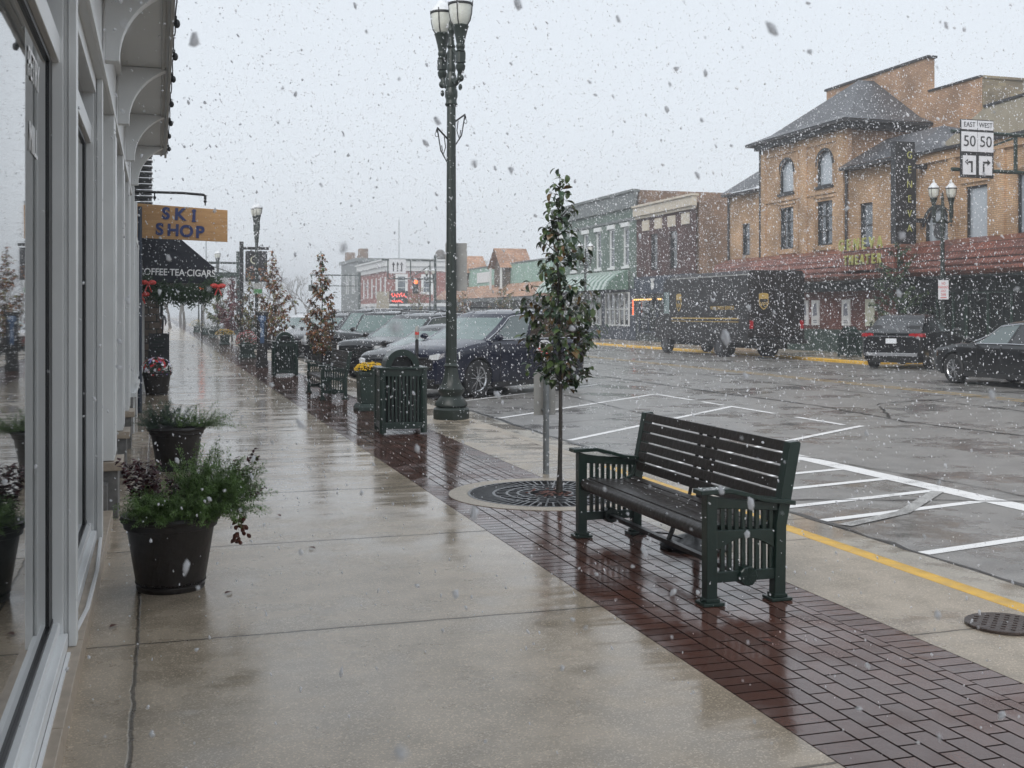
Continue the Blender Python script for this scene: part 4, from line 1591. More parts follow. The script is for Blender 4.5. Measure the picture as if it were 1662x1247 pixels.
def bare_tree(x, y, h, seed, label):
    rnd = random.Random(seed)
    r = empty('bare_tree', label, 'tree', (x, y, 0), group='bare winter trees fading into the snow far down the street')
    mb, cr = MB(), MB()

    def grow(tgt, p, d, L_, rr, dep):
        q = p
        pts = [p]
        for i in range(3):
            d = (d + Vector((rnd.uniform(-.18, .18), rnd.uniform(-.18, .18), rnd.uniform(-.05, .12)))).normalized()
            q = q + d * L_ / 3
            pts.append(q)
        tgt.tube(pts, [rr, rr * .85, rr * .75, rr * .62], 5 if dep < 2 else 3, False)
        if dep >= 5:
            return
        for k in range(rnd.choice((2, 3, 3)) + (dep == 0)):
            a = rnd.uniform(.3, .75)
            ax = Vector((rnd.uniform(-1, 1), rnd.uniform(-1, 1), rnd.uniform(-1, 1))).cross(d).normalized()
            nd = Matrix.Rotation(a, 3, ax) @ d
            grow(cr, pts[-1] if k else pts[2], nd, L_ * rnd.uniform(.62, .85), rr * .6, dep + 1)
    grow(mb, Vector((0, 0, -.1)), Vector((0, 0, 1)), h * .3, h * .022, 0)
    mb.build('trunk', 'bare_bark', r)
    cr.build('crown', 'bare_bark', r)


for i, (x, y, h) in enumerate([(-.5, 150, 10), (3.5, 190, 12), (9, 170, 10), (-3, 210, 12), (17, 190, 12), (22, 215, 12), (12, 240, 12), (27, 235, 12), (20, 160, 8), (1.3, 128, 8), (3.0, 141, 9), (5.6, 150, 9)]):
    wh = ['over the middle of the road', 'left of the road'][x < 5]
    bare_tree(x, y, h, 40 + i, ['tall bare tree at the far left end of the pavement', 'second bare tree at the far end of the pavement', 'small bare tree fading behind the lamp posts', 'faint bare tree behind the shop awning', 'bare tree fading above the parked white car', 'faint bare tree left of the grey tower building', 'faintest bare tree over the far road', 'bare tree by the grey tower building', 'low bare tree at the distant crossing', 'bare tree standing at the end of the pavement under the garland', 'thin bare tree right of the one under the garland', 'bare tree beyond the last kerbside lamp post'][i])

rnd = random.Random(31)
for i, (x, y, lb) in enumerate([(.42, 6.9, 'small dark wet leaf lying on the concrete right of the large fern pot'), (.95, 9.35, 'small brown leaf on the pavement slab beyond the fern pot'), (-.2, 6.35, 'reddish leaf on the narrow slab beside the stone sill'),
                                (1.05, 8.0, 'curled dark leaf in the middle of the pavement, left of the brick strip'), (4.1, 7.0, 'tiny brown leaf on the kerbside concrete behind the bench'), (2.9, 5.1, 'brown leaf on the bricks in front of the nearest bench')]):
    f = MB()
    f.curl(Vector((0, 0, .006)), Vector((rnd.uniform(-1, 1), rnd.uniform(-1, 1), .02)), Vector((0, 0, 1)), .06, .035, .12)
    o = f.build('fallen_leaf', 'debris')
    o.location = (x, y, 0)
    tag(o, lb, 'leaf', 'fallen leaves on the pavement')


# ================================================================ cars
def lerp(pts, x):
    for (a, b), (c, d) in zip(pts, pts[1:]):
        if x <= c:
            t = 0 if c == a else max(0, (x - a) / (c - a))
            t = t * t * (3 - 2 * t) * .5 + t * .5
            return b + (d - b) * t
    return pts[-1][1]


def car(label, loc, rz, pt='paint_black', L=4.8, W=1.9, Hh=1.72, wb=2.8, wr=.37, belt=1.06, hood=1.0, nose=.84, cowl=1.0, rf=.02, rr=-1.9, tail=-2.3, gb=(-1, 1), trim='chrome',
        cat='car', group=None, rails=True, boxy=0.0, bed=None, rim='rim_metal', lampm='headlamp', trunk=None, rearglass='car_glass_dark', lo=0.0, spokes=10, rwin=1, tailz=(.95, 1.1)):
    r = empty('parked_car', label, cat, (loc[0], loc[1], RZ + lo), rz, group=group)
    hl = L / 2
    fo = (L - wb) / 2 - .04
    xf_, xr_ = hl - fo, hl - fo - wb
    wcs = (xf_, xr_)
    ar = wr + .055

    def zdeck(x):
        if trunk:
            return lerp([(-hl, trunk - .22), (-hl + .12, trunk), (rr - .1, trunk + .02), (rr + .5, belt), (cowl, belt - .0), (cowl + .25, hood + .02), (hl - .35, hood - .10), (hl - .1, nose), (hl, nose - .1)], x)
        return lerp([(-hl, belt - .12), (-hl + .1, belt - .02), (rr, belt), (cowl, belt), (cowl + .2, max(hood, belt - .02)), (hl - .4, hood - .08 + boxy * .06), (hl - .12, nose + boxy * .08), (hl, nose - .1)], x)

    def hw(x):
        u = max(0, (x - (hl - .42)) / .42)
        v = max(0, (-hl + .25 - x) / .25)
        mid = 1 - .03 * max(0, abs(x) / hl - .4)
        return W / 2 * mid * (1 - .26 * (1 - boxy * .5) * u ** 2.4) * (1 - .12 * v ** 2)

    def zbot(x):
        return lerp([(-hl, .42), (-hl + .3, .26), (0, .22), (hl - .4, .24), (hl, .33)], x)
    xs = set()
    q = -hl
    while q < hl:
        xs.add(round(q, 3))
        q += .14
    xs |= {hl, -hl, hl - .03, hl - .08, hl - .16, hl - .25, -hl + .04, -hl + .1}
    for c in wcs:
        for i in range(17):
            xs.add(round(c - ar * math.cos(math.pi * i / 16), 3))
    xs = sorted(x for x in xs if -hl <= x <= hl)
    body = MB()
    rows = []
    for x in xs:
        w_, zb, zd = hw(x), zbot(x), zdeck(x)
        za = zb
        for c in wcs:
            if abs(x - c) < ar:
                za = max(za, wr + math.sqrt(ar * ar - (x - c) ** 2))
        half = [(w_ * .93, max(zb, za)), (w_ * .985, max(zb + .1, za)), (w_ * 1.0, max(zb + (zd - zb) * .42, za)), (w_ * .992, max(zb + (zd - zb) * .62, za)), (w_ * 1.0, max(zd - .2, za)), (w_ * .985, zd - .1), (w_ * .93, zd - .03),
                (w_ * .82, zd), (w_ * .42, zd + .028), (0, zd + .035)]
        rows.append([(x, -y, z) for y, z in half] + [(x, y, z) for y, z in half[::-1][1:]])
    nn = len(rows[0])
    vs = [p for rw in rows for p in rw]
    fs = []
    for i in range(len(rows) - 1):
        for k in range(nn - 1):
            fs.append((i * nn + k, (i + 1) * nn + k, (i + 1) * nn + k + 1, i * nn + k + 1))
    fs.append(tuple(range(nn)))
    fs.append(tuple(reversed(range((len(rows) - 1) * nn, len(rows) * nn))))
    body.add(vs, fs)
    # greenhouse
    nl_ = 6
    T = [0, .07, .35, .65, .9, 1.0]
    z0 = belt - .02
    sf = [0, .05, .37, .41, .72, .755, .93, 1.0] if not trunk else [0, .06, .44, .48, .86, .9, .97, 1.0]
    yf = [-1, -.88, -.45, 0, .45, .88, 1]
    rings = []
    xm, xh = (rf + rr) / 2, (rf - rr) / 2 + .15
    for t in T:
        zt_ = Hh - .045 - z0
        e = t ** 1.08
        xf2 = cowl + .02 + (rf - cowl) * e
        xr2 = tail + (rr - tail) * t ** 1.3
        yy = W / 2 * (.905 + (.73 + boxy * .1 - .905) * t)
        if t == 1.0:
            yy *= .97
            xf2 -= .04
            xr2 += .04
        ring = []
        zz_ = lambda x, k=0: z0 + (zt_ - .10 * (1 - boxy * .7) * min(1.3, abs((x - xm) / xh)) ** 2.4) * t
        for k in yf:      # front from right(-y) to left
            x_ = xf2 + .16 * (1 - k * k) * (1 - boxy * .6)
            ring.append((x_, k * yy, zz_(xf2)))
        for k in sf[1:-1]:
            ring.append((xf2 + (xr2 - xf2) * k, yy * (1 + .02 * math.sin(math.pi * k)), zz_(xf2 + (xr2 - xf2) * k)))
        for k in yf:
            ring.append((xr2 - .07 * (1 - k * k), -k * yy, zz_(xr2)))
        for k in sf[1:-1][::-1]:
            ring.append((xf2 + (xr2 - xf2) * k, -yy * (1 + .02 * math.sin(math.pi * k)), zz_(xf2 + (xr2 - xf2) * k)))
        rings.append(ring)
    n_ = len(rings[0])
    pil, ws, rw_, sw = MB(), MB(), MB(), [MB() for _ in range(6)]
    F7, S6 = 7, len(sf) - 2
    for i in range(nl_ - 1):
        g_row = 1 <= i <= 3
        for k in range(n_):
            k2 = (k + 1) % n_
            quad = (rings[i][k], rings[i][k2], rings[i + 1][k2], rings[i + 1][k])
            tgt = pil
            if g_row:
                if 1 <= k <= 4:
                    tgt = ws
                elif F7 - 1 <= k < F7 + S6:
                    j = k - (F7 - 1)
                    tgt = {1: sw[0], 3: sw[1], 5: sw[2]}.get(j, pil)
                elif F7 + S6 + 1 <= k <= F7 + S6 + 4 and i >= rwin:
                    tgt = rw_
                elif k >= 2 * F7 + S6 - 1:
                    j = S6 - (k - (2 * F7 + S6 - 1))
                    tgt = {1: sw[3], 3: sw[4], 5: sw[5]}.get(j, pil)
            tgt.quad(*quad)
    cx_ = sum(p[0] for p in rings[-1]) / n_
    prev = rings[-1]
    for s_, dz in ((.82, .03), (.5, .043), (.05, .047)):
        cur = [(cx_ + (p[0] - cx_) * s_, p[1] * s_, p[2] + (Hh - .045 - p[2]) * (1 - s_ ** 2.2) + dz) for p in rings[-1]]
        for k in range(n_):
            pil.quad(prev[k], prev[(k + 1) % n_], cur[(k + 1) % n_], cur[k])
        prev = cur
    pil.add(prev, [tuple(range(n_))])
    body.build('body', pt, r, smooth=28)
    pil.build('roof', pt, r, smooth=35)
    ws.build('windshield', 'windscreen', r, smooth=60)
    rw_.build('rear_window', rearglass, r, smooth=60)
    for k, s_ in enumerate(sw):
        if s_.v:
            s_.build('side_window', 'car_glass' if k in (0, 3) else 'car_glass_dark', r, smooth=60)
    if trim:
        for s_ in (1, -1):
            tm = MB()
            idx = [F7 - 1 + j for j in range(0, S6 + 1)]
            low = [rings[1][i] for i in idx]
            hi = [rings[4][i] for i in idx]
            tm.tube([(p[0], s_ * (abs(p[1]) + .006), p[2] - .012) for p in low], .011, 5)
            tm.tube([(low[0][0], s_ * (abs(low[0][1]) + .006), low[0][2])] + [(rings[i][F7 - 1 + 0][0] - .03, s_ * (abs(rings[i][F7 - 1][1]) + .008), rings[i][F7 - 1][2]) for i in (2, 3, 4)] + [(p[0], s_ * (abs(p[1]) + .008), p[2] + .01) for p in hi[1:-1]], .011, 5)
            tm.build('window_trim', trim, r)
    # dark underside and wheel wells
    ub = MB()
    ub.box(-hl + .25, -W * .38, .2, hl - .25, W * .38, .62)
    for c in wcs:
        for s_ in (-1, 1):
            N_ = 14
            y0, y1 = s_ * W * .28, s_ * W * .485
            for i in range(N_):
                a, b = math.pi * i / N_, math.pi * (i + 1) / N_
                P = lambda t, y: (c + ar * .995 * math.cos(t), y, wr + ar * .995 * math.sin(t))
                ub.quad(P(a, y0), P(b, y0), P(b, y1), P(a, y1))
            ub.quad((c - ar, y0, .2), (c + ar, y0, .2), (c + ar, y0, wr + ar), (c - ar, y0, wr + ar))
    ub.build('underbody', 'plastic_black', r)
    for s_ in (-1, 1):
        cl = MB()
        cl.box(xr_ + ar, s_ * (W / 2 - .03) - .03, .2, xf_ - ar, s_ * (W / 2 - .03) + .03, .31)
        cl.build('side_sill', 'plastic_black', r)
    for c in wcs:
        for s_ in (-1, 1):
            yc = s_ * (W / 2 - .125)
            wl = empty_part('wheel', r, (c, yc, wr))
            wd = .115
            MB().lathe([(wr * .66, -wd), (wr * .93, -wd), (wr, -wd * .75), (wr, wd * .75), (wr * .93, wd), (wr * .66, wd), (wr * .66, -wd)], n=32, axis='y', caps=False).build('tyre', 'tyre', wl, smooth=40)
            rm = MB()
            yo = s_ * wd * .85
            rm.lathe([(wr * .60, yo - s_ * .02), (wr * .66, yo), (wr * .68, yo + s_ * .012), (wr * .69, yo - s_ * .01)], n=32, axis='y', caps=False)
            rm.lathe([(.001, yo + s_ * .005), (.06, yo), (.065, yo - s_ * .03)], n=12, axis='y')
            for i in range(spokes):
                # axis 'y' lathe maps (a,b,h)->(b,h,a)
                t = 2 * math.pi * (i // 2) / (spokes // 2) + (.16 if i % 2 else -.16)
                t2 = 2 * math.pi * (i // 2) / (spokes // 2) + (.22 if i % 2 else -.22)
                rm.bar((.05 * math.sin(t), yo - s_ * .012, .05 * math.cos(t)), (wr * .64 * math.sin(t2), yo - s_ * .005, wr * .64 * math.cos(t2)), .026, .02)
            rm.build('rim', rim, wl, smooth=30)
            MB().lathe([(.001, yo - s_ * .07), (wr * .64, yo - s_ * .07), (wr * .66, yo - s_ * .02)], n=24, axis='y').build('brake_disc', 'plastic_black', wl)

    def nosex(y, zt=0):
        a = abs(y) / (W / 2)
        k = .26 * (1 - boxy * .5)
        if a < 1 - k:
            return hl
        return hl - .42 * (1 - ((1 - a) / k)) ** (1 / 2.4)
    for s_ in (-1, 1):
        h = MB()
        ys = [.52, .62, .72, .80, .87, .92, .96, .99] if not boxy else [.66, .72, .78, .84, .9, .94]
        for a, b in zip(ys, ys[1:]):
            def zz(q):
                t = (q - ys[0]) / (ys[-1] - ys[0])
                return (nose - .19 + .02 * t, nose - .10 + .07 * t) if not boxy else (nose - .26, nose - .08)
            pa, pb = (nosex(a * W / 2) + .014), (nosex(b * W / 2) + .014)
            za, zb2 = zz(a), zz(b)
            ya, yb = s_ * a * W / 2 * 1.006, s_ * b * W / 2 * 1.012
            h.quad((pa, ya, za[0]), (pb, yb, zb2[0]), (pb, yb, zb2[1]), (pa, ya, za[1]))
            h.quad((pa, ya, za[1]), (pb, yb, zb2[1]), (pb - .05, yb * .97, zb2[1] + .012), (pa - .05, ya * .97, za[1] + .012))
        h.build('headlight', lampm, r, smooth=50)
        t_ = MB()
        kx = -hl
        for a, b in zip([.55, .7, .8, .88, .94], [.7, .8, .88, .94, .99]):
            xa = kx + .25 * max(0, (a - .88) / .12) ** 2 - .012
            xb = kx + .25 * max(0, (b - .88) / .12) ** 2 - .012
            t_.quad((xa, s_ * a * W / 2, tailz[0]), (xb, s_ * b * W / 2 * 1.01, tailz[0] - .03), (xb, s_ * b * W / 2 * 1.01, tailz[1]), (xa, s_ * a * W / 2, tailz[1] - .03))
        t_.build('taillight', 'tail_red', r)
    gr_ = MB()
    gw = .30 * W
    gr_.box(hl - .03, -gw, nose - .40, hl + .01, gw, nose - .14)
    gr_.box(hl - .03, -gw * 1.1, .34, hl + .008, gw * 1.1, .42)
    gr_.build('grille', 'plastic_black', r, bevel=.01)
    gc = MB()
    for i in range(3):
        gc.box(hl + .006, -gw * .95, nose - .35 + i * .08, hl + .018, gw * .95, nose - .335 + i * .08)
    gc.lathe([(.001, hl + .03), (.05, hl + .028), (.055, hl + .0)], (0, 0, nose - .25), 14, 'x')
    gc.build('grille_bars', 'chrome', r)
    rp = MB()
    rp.box(-hl - .012, -.16, .78, -hl, .16, .93)
    rp.build('number_plate', 'plate_white', r)
    rb = MB()
    rb.box(-hl - .015, -W * .36, tailz[0] - .02, -hl - .0, W * .36, tailz[0] + .01)
    rb.build('tailgate_bar', 'chrome', r)
    MB().box(-hl - .01, -W * .40, .40, -hl + .05, W * .40, .50).build('rear_bumper_insert', 'paint_silver', r, bevel=.01)
    for s_ in (-1, 1):
        m_ = MB()
        m_.sphere((cowl - .18, s_ * (W / 2 + .10), belt + .06), .1, 12, 8, (.55, 1.15, .72))
        m_.bar((cowl - .16, s_ * (W / 2 - .08), belt + .0), (cowl - .18, s_ * (W / 2 + .06), belt + .03), .06, .03)
        m_.build('wing_mirror', pt, r, smooth=60)
        for hx in ((.02, -.85) if not trunk else (.05, -.95)):
            MB().cbox((hx, s_ * (W / 2 + .008), belt - .16), (.18, .03, .028), 0, .01).build('door_handle', trim or pt, r)
        sm = MB()
        for dx in (cowl - .35, -.18, -1.12):
            sm.box(dx, s_ * (W / 2 * .985) - .006, .36, dx + .007, s_ * (W / 2 * .985) + .006 + s_ * .012, belt - .06)
        sm.build('door_seam', 'plastic_black', r)
    if rails:
        for s_ in (-1, 1):
            MB().tube([(rf - .15, s_ * W * .335, Hh - .03), (rf - .3, s_ * W * .335, Hh + .03), (rr + .45, s_ * W * .335, Hh + .02), (rr + .25, s_ * W * .335, Hh - .05)], .014, 6).build('roof_rail', 'plastic_black', r)
    return r


def empty_part(name, parent, loc):
    o = D.objects.new(name, None)
    COL.objects.link(o)
    o.parent = parent
    o.location = loc
    return o


SUVP = dict()
AN = R(52)
G = 'cars parked nose in along the near kerb'


def angled(i_y, label, an=AN, nose_t=-.55, **k):
    L_ = k.get('L', 4.8)
    t = nose_t + L_ / 2
    x, y = 5.45 + math.sin(an) * t, i_y + math.cos(an) * t
    return car(label, (x, y), math.atan2(-math.cos(an), -math.sin(an)), group=G, **k)


SED = dict(L=4.7, W=1.82, Hh=1.47, wb=2.75, wr=.33, belt=.93, hood=.93, nose=.76, cowl=1.05, rf=.0, rr=-1.2, tail=-1.75, trunk=1.02, rails=False)
HAT = dict(L=4.3, W=1.78, Hh=1.5, wb=2.6, wr=.33, belt=.95, hood=.93, nose=.76, cowl=1.05, rf=.0, rr=-1.6, tail=-2.0, rails=False)
BOX = dict(L=4.7, W=1.88, Hh=1.84, wb=2.85, wr=.40, belt=1.2, hood=1.2, nose=1.1, cowl=.75, rf=.42, rr=-2.15, tail=-2.25, boxy=.7, trim=None)
PIC = dict(L=5.6, W=2.0, Hh=1.92, wb=3.6, wr=.42, belt=1.2, hood=1.2, nose=1.1, cowl=1.1, rf=.55, rr=-1.0, tail=-1.15, boxy=.6, rails=False)
angled(23.35, 'nearest navy blue SUV with chrome window trim, parked behind the tall lamp post', an=R(56), pt='paint_navy', L=4.95, W=1.96, Hh=1.86, wb=2.85, wr=.40, belt=1.19, hood=1.15, nose=1.0, cowl=1.12, rf=.12, rr=-1.95, tail=-2.4, rails=True)
angled(26.95, 'charcoal grey hatchback with a low rounded hood, beside the navy SUV', pt='paint_charcoal', **HAT)
angled(30.3, 'black boxy SUV with roof rails, next beyond the charcoal hatchback', pt='paint_charcoal', L=4.7, Hh=1.78, belt=1.1, hood=1.1, nose=.98, boxy=.3)
angled(33.6, 'black upright off-roader with a flat windshield, two cars beyond the hatchback', pt='paint_black', **BOX)
angled(37.0, 'black pickup truck nosed in behind the rust brown young tree', pt='paint_black', **PIC)
angled(45.4, 'dark grey SUV with bright spoked wheels between the bin and the brown tree', pt='paint_charcoal', L=4.8, Hh=1.76, belt=1.08)
angled(48.9, 'black SUV just beyond the dark grey one, its roof showing above it', pt='paint_black', L=4.9, Hh=1.8, belt=1.1)
angled(56.5, 'white SUV parked behind the orange leaved young tree', pt='paint_white', L=4.8, Hh=1.74, belt=1.06)
angled(60.0, 'silver car next to the white SUV, seen past the kiosk', pt='paint_silver', **HAT)
angled(63.5, 'white compact car behind the framed G sign', pt='paint_white', **HAT)
angled(67.0, 'dark grey sedan near the third lamp post', pt='paint_grey', **SED)
angled(96.0, 'distant silver car beyond the crossing, first of its row', pt='paint_silver', L=4.7, Hh=1.7)
angled(99.5, 'distant dark SUV beyond the crossing, second of its row', pt='paint_black', L=4.7, Hh=1.75)
angled(103.0, 'faint white car far beyond the crossing', pt='paint_white', **HAT)
angled(106.5, 'farthest faint grey car down the kerb', pt='paint_grey', **SED)
# moving sedan and angled SUV across the street
car('black sedan with silver spoked wheels driving past at the right edge of the photo', (18.75, 21.05), R(89), 'paint_black', L=4.85, W=1.86, Hh=1.50, wb=2.85, wr=.35, belt=.97, hood=.96, nose=.80, cowl=.95, rf=.05, rr=-1.35, tail=-1.85, trunk=1.05, rails=False, lampm='amber', lo=.11)
car('black sporty SUV seen from behind with red tail lights, in front of the theater', (22.9, 30.7), R(90 - 53), 'paint_black', L=4.75, W=1.92, Hh=1.68, wb=2.8, wr=.38, belt=1.1, hood=1.08, rr=-1.3, tail=-2.3, rf=.0, tailz=(1.0, 1.1), rails=False, lo=.07, rwin=3)


# ================================================================ delivery truck
tk = empty('delivery_truck', 'dark brown boxy delivery truck with golden shield emblems, parked before the shops', 'delivery truck', (21.65, 41.0, -.03), 0)
hw_ = 1.17
bx = MB()
bx.prismy([(-hw_, .78), (hw_, .78), (hw_, 3.1), (hw_ - .1, 3.24), (-hw_ + .1, 3.24), (-hw_, 3.1)], -4.0, 2.55)
bx.build('cargo_box', 'paint_brown', tk, bevel=.015)
tr_ = MB()
for s_ in (-1, 1):
    tr_.box(s_ * hw_ - .012, -3.98, 3.06, s_ * hw_ + .012, 2.5, 3.1)
tr_.build('roof_edge_strip', 'sign_grey', tk)
cb = MB()
cb.prismx([(2.552, .6), (4.25, .6), (4.3, 1.0), (4.15, 1.45), (3.75, 1.55), (3.3, 2.9), (3.1, 3.12), (2.552, 3.16)], -hw_ + .04, hw_ - .04)
cb.build('cab', 'paint_brown', tk, bevel=.02)
MB().add([(-1.0, 3.765, 1.62), (1.0, 3.765, 1.62), (.95, 3.36, 2.8), (-.95, 3.36, 2.8)], [(0, 1, 2, 3)]).build('windshield', 'windscreen', tk)
for s_ in (-1, 1):
    MB().box(s_ * (hw_ - .035) - .01, 2.75, 1.65, s_ * (hw_ - .035) + .01, 3.28, 2.55).build('door_window', 'windscreen', tk)
    MB().tube([(s_ * (hw_ - .02), 3.6, 1.5), (s_ * (hw_ + .2), 3.75, 1.9), (s_ * (hw_ + .2), 3.75, 2.5)], .018, 6).cbox((s_ * (hw_ + .2), 3.75, 2.2), (.2, .06, .4)).build('mirror', 'plastic_black', tk)
st = MB()
for z, h_ in ((1.44, .05), (1.33, .025)):
    st.box(-hw_ - .01, -3.3, z, -hw_ - .003, 2.45, z + h_)
st.build('gold_stripe', 'gold_mark', tk)
rb = MB()
for z in (1.52, .95, .84):
    rb.box(-hw_ - .015, -3.95, z, -hw_, 2.5, z + .02)
    rb.box(hw_, -3.95, z, hw_ + .015, 2.5, z + .02)
rb.build('side_moulding', 'sign_black', tk)


def shield(parent, f, s):
    pts = [(-.27, .36), (-.18, .41), (0, .43), (.18, .41), (.27, .36), (.27, -.08), (.22, -.24), (.1, -.36), (0, -.43), (-.1, -.36), (-.22, -.24), (-.27, -.08)]
    o = MB()
    n = len(pts)
    o.add([f(x * s, z * s, 0) for x, z in pts] + [f(x * s, z * s, .012) for x, z in pts], [tuple(range(n)), tuple(reversed(range(n, 2 * n)))] + [(i, (i + 1) % n, n + (i + 1) % n, n + i) for i in range(n)])
    e = o.build('shield_emblem', 'gold_mark', parent)
    o = MB()
    inn = [(-.23, .12), (.23, .12), (.23, -.07), (.18, -.21), (.08, -.31), (0, -.36), (-.08, -.31), (-.18, -.21), (-.23, -.07)]
    n = len(inn)
    o.add([f(x * s, z * s, .016) for x, z in inn], [tuple(range(n))])
    o.build('emblem_field', 'paint_brown', e)
    return e


e1 = shield(tk, lambda x, z, d: (-hw_ - .002 - d, 1.75 - x, 2.1 + z), .85)
text('ups', .27, (-hw_ - .022, 1.75, 2.02), FACE_WEST, 'gold_mark', e1)
e2 = shield(tk, lambda x, z, d: (-.55 + x, -4.03 - d, 2.1 + z), .72)
text('ups', .23, (-.55, -4.05, 2.04), FACE_CAM, 'gold_mark', e2)
text('WORLDWIDE SERVICES', .2, (-hw_ - .006, -2.0, 1.86), FACE_WEST, 'gold_mark', tk, sx=.9)
rd = MB()
rd.box(-.95, -4.03, 1.0, .95, -4.0, 2.75)
rd.build('rear_door', 'paint_brown', tk, bevel=.01)
rs = MB()
for i in range(9):
    rs.box(-.93, -4.04, 1.15 + i * .19, .93, -4.03, 1.16 + i * .19)
rs.box(-.01, -4.045, 1.0, .01, -4.03, 2.75)
rs.build('door_ribs', 'plastic_black', tk)
MB().box(-1.15, -4.25, .55, 1.15, -4.0, .72).build('rear_bumper', 'plastic_black', tk, bevel=.02)
for s_ in (-1, 1):
    MB().cbox((s_ * 1.04, -4.02, 1.25), (.14, .05, .3), 0, .01).build('taillight', 'tail_red', tk)
MB().box(-.5, -3.9, .35, .5, 4.0, .78).build('chassis', 'plastic_black', tk)
for y_, dual in ((3.35, 0), (-1.75, 1)):
    for s_ in (-1, 1):
        wl = empty_part('wheel', tk, (s_ * .93, y_, .43))
        wd = .26 if dual else .13
        MB().lathe([(.26, -wd), (.40, -wd), (.43, -wd * .8), (.43, wd * .8), (.40, wd), (.26, wd)], n=30, axis='x', caps=False).build('tyre', 'tyre', wl, smooth=40)
        MB().lathe([(.001, s_ * wd * .5), (.1, s_ * wd * .6), (.12, s_ * wd * .75), (.2, s_ * wd * .6), (.26, s_ * wd * .98)], n=24, axis='x').build('rim', 'rim_dark', wl, smooth=40)
ua = MB()
for s_ in (-1, 1):
    for (a, b, c, d) in ((2.55, 4.0, .5, .78), (-1.2, 2.5, .55, .78), (-4.0, -2.4, .55, .78)):
        if (a, b) != (2.55, 4.0):
            ua.box(s_ * 1.1 - .05, a, c, s_ * 1.1 + .05, b, d)
ua.build('skirt', 'paint_brown', tk)


# ================================================================ buildings
def facade(parent, name, m_, O, U, N_, u0, u1, z0, z1, ops, depth=.18):
    """upright wall with real openings; O origin, U along, N_ outward"""
    O, U, N_ = Vector(O), Vector(U), Vector(N_)
    P = lambda u, z, d=0: O + U * u + Vector((0, 0, z)) - N_ * d
    us = sorted({u0, u1} | {q for o in ops for q in (max(u0, o[0]), min(u1, o[1]))})
    zs = sorted({z0, z1} | {q for o in ops for q in o[2:4]})
    mb = MB()
    for a, b in zip(us, us[1:]):
        for c, d in zip(zs, zs[1:]):
            um, zm = (a + b) / 2, (c + d) / 2
            if any(o[0] < um < o[1] and o[2] < zm < o[3] for o in ops):
                continue
            mb.quad(P(a, c), P(b, c), P(b, d), P(a, d))
    for (a, b, c, d) in [o[:4] for o in ops]:
        mb.quad(P(a, c), P(a, d), P(a, d, depth), P(a, c, depth))
        mb.quad(P(b, c), P(b, d), P(b, d, depth), P(b, c, depth))
        mb.quad(P(a, c), P(b, c), P(b, c, depth), P(a, c, depth))
        mb.quad(P(a, d), P(b, d), P(b, d, depth), P(a, d, depth))
    return mb.build(name, m_, parent)


def window(parent, O, U, N_, a, b, c, d, fm, gm, nx=1, nz=2, inset=.12, fw=.07, arch=False, sill=None, hood=None):
    O, U, N_ = Vector(O), Vector(U), Vector(N_)
    P = lambda u, z, q=0: O + U * u + Vector((0, 0, z)) - N_ * q

    def slab(mb, u0, u1, z0, z1, q0, q1):
        mb.add([P(u0, z0, q0), P(u1, z0, q0), P(u1, z1, q0), P(u0, z1, q0), P(u0, z0, q1), P(u1, z0, q1), P(u1, z1, q1), P(u0, z1, q1)],
               [(0, 1, 2, 3), (7, 6, 5, 4), (0, 4, 5, 1), (1, 5, 6, 2), (2, 6, 7, 3), (3, 7, 4, 0)])
    f = MB()
    q0, q1 = inset - .05, inset + .04
    slab(f, a + .002, a + fw, c + .002, d - .002, q0, q1)
    slab(f, b - fw, b - .002, c + .002, d - .002, q0, q1)
    slab(f, a + fw, b - fw, c + .002, c + fw, q0, q1)
    slab(f, a + fw, b - fw, d - fw, d - .002, q0, q1)
    for i in range(1, nx):
        u = a + (b - a) * i / nx
        slab(f, u - .025, u + .025, c + fw, d - fw, q0 + .01, q1)
    for i in range(1, nz):
        z = c + (d - c) * i / nz
        slab(f, a + fw, b - fw, z - .03, z + .03, q0 + .02, q1)
    fo = f.build('window', fm, parent)
    g_ = MB()
    g_.quad(P(a + fw, c + fw, inset + .03), P(b - fw, c + fw, inset + .03), P(b - fw, d - fw, inset + .03), P(a + fw, d - fw, inset + .03))
    g_.build('pane', gm, fo)
    if sill:
        s_ = MB()
        slab(s_, a - .1, b + .1, c - .14, c - .003, -.08, .05)
        s_.build('sill', sill, fo)
    if hood:
        s_ = MB()
        slab(s_, a - .12, b + .12, d + .003, d + .26, -.1, .0)
        s_.build('hood', hood, fo)
    return fo


def slabw(mb, x0, y0, z0, x1, y1, z1):
    return mb.box(x0, y0, z0, x1, y1, z1)


# ---------------------------------------------------------------- left: white shopfront beside the camera
sh = empty('shop_building', 'white trimmed shop front with tall windows close beside the camera at the left', 'shop front', (-.33, 0, 0))
WX = -.33
lx = lambda x: x - WX           # local x


def part(name, m_, fn, parent=sh, **k):
    mb = MB()
    fn(mb)
    return mb.build(name, m_, parent, **k)


part('wall', 'grey_trim', lambda m: (m.box(lx(-4.5), -6, -.3, lx(-.62), 16.3, 4.6), m.box(lx(-.62), -6, 3.24, lx(-.35), 16.3, 4.4)))
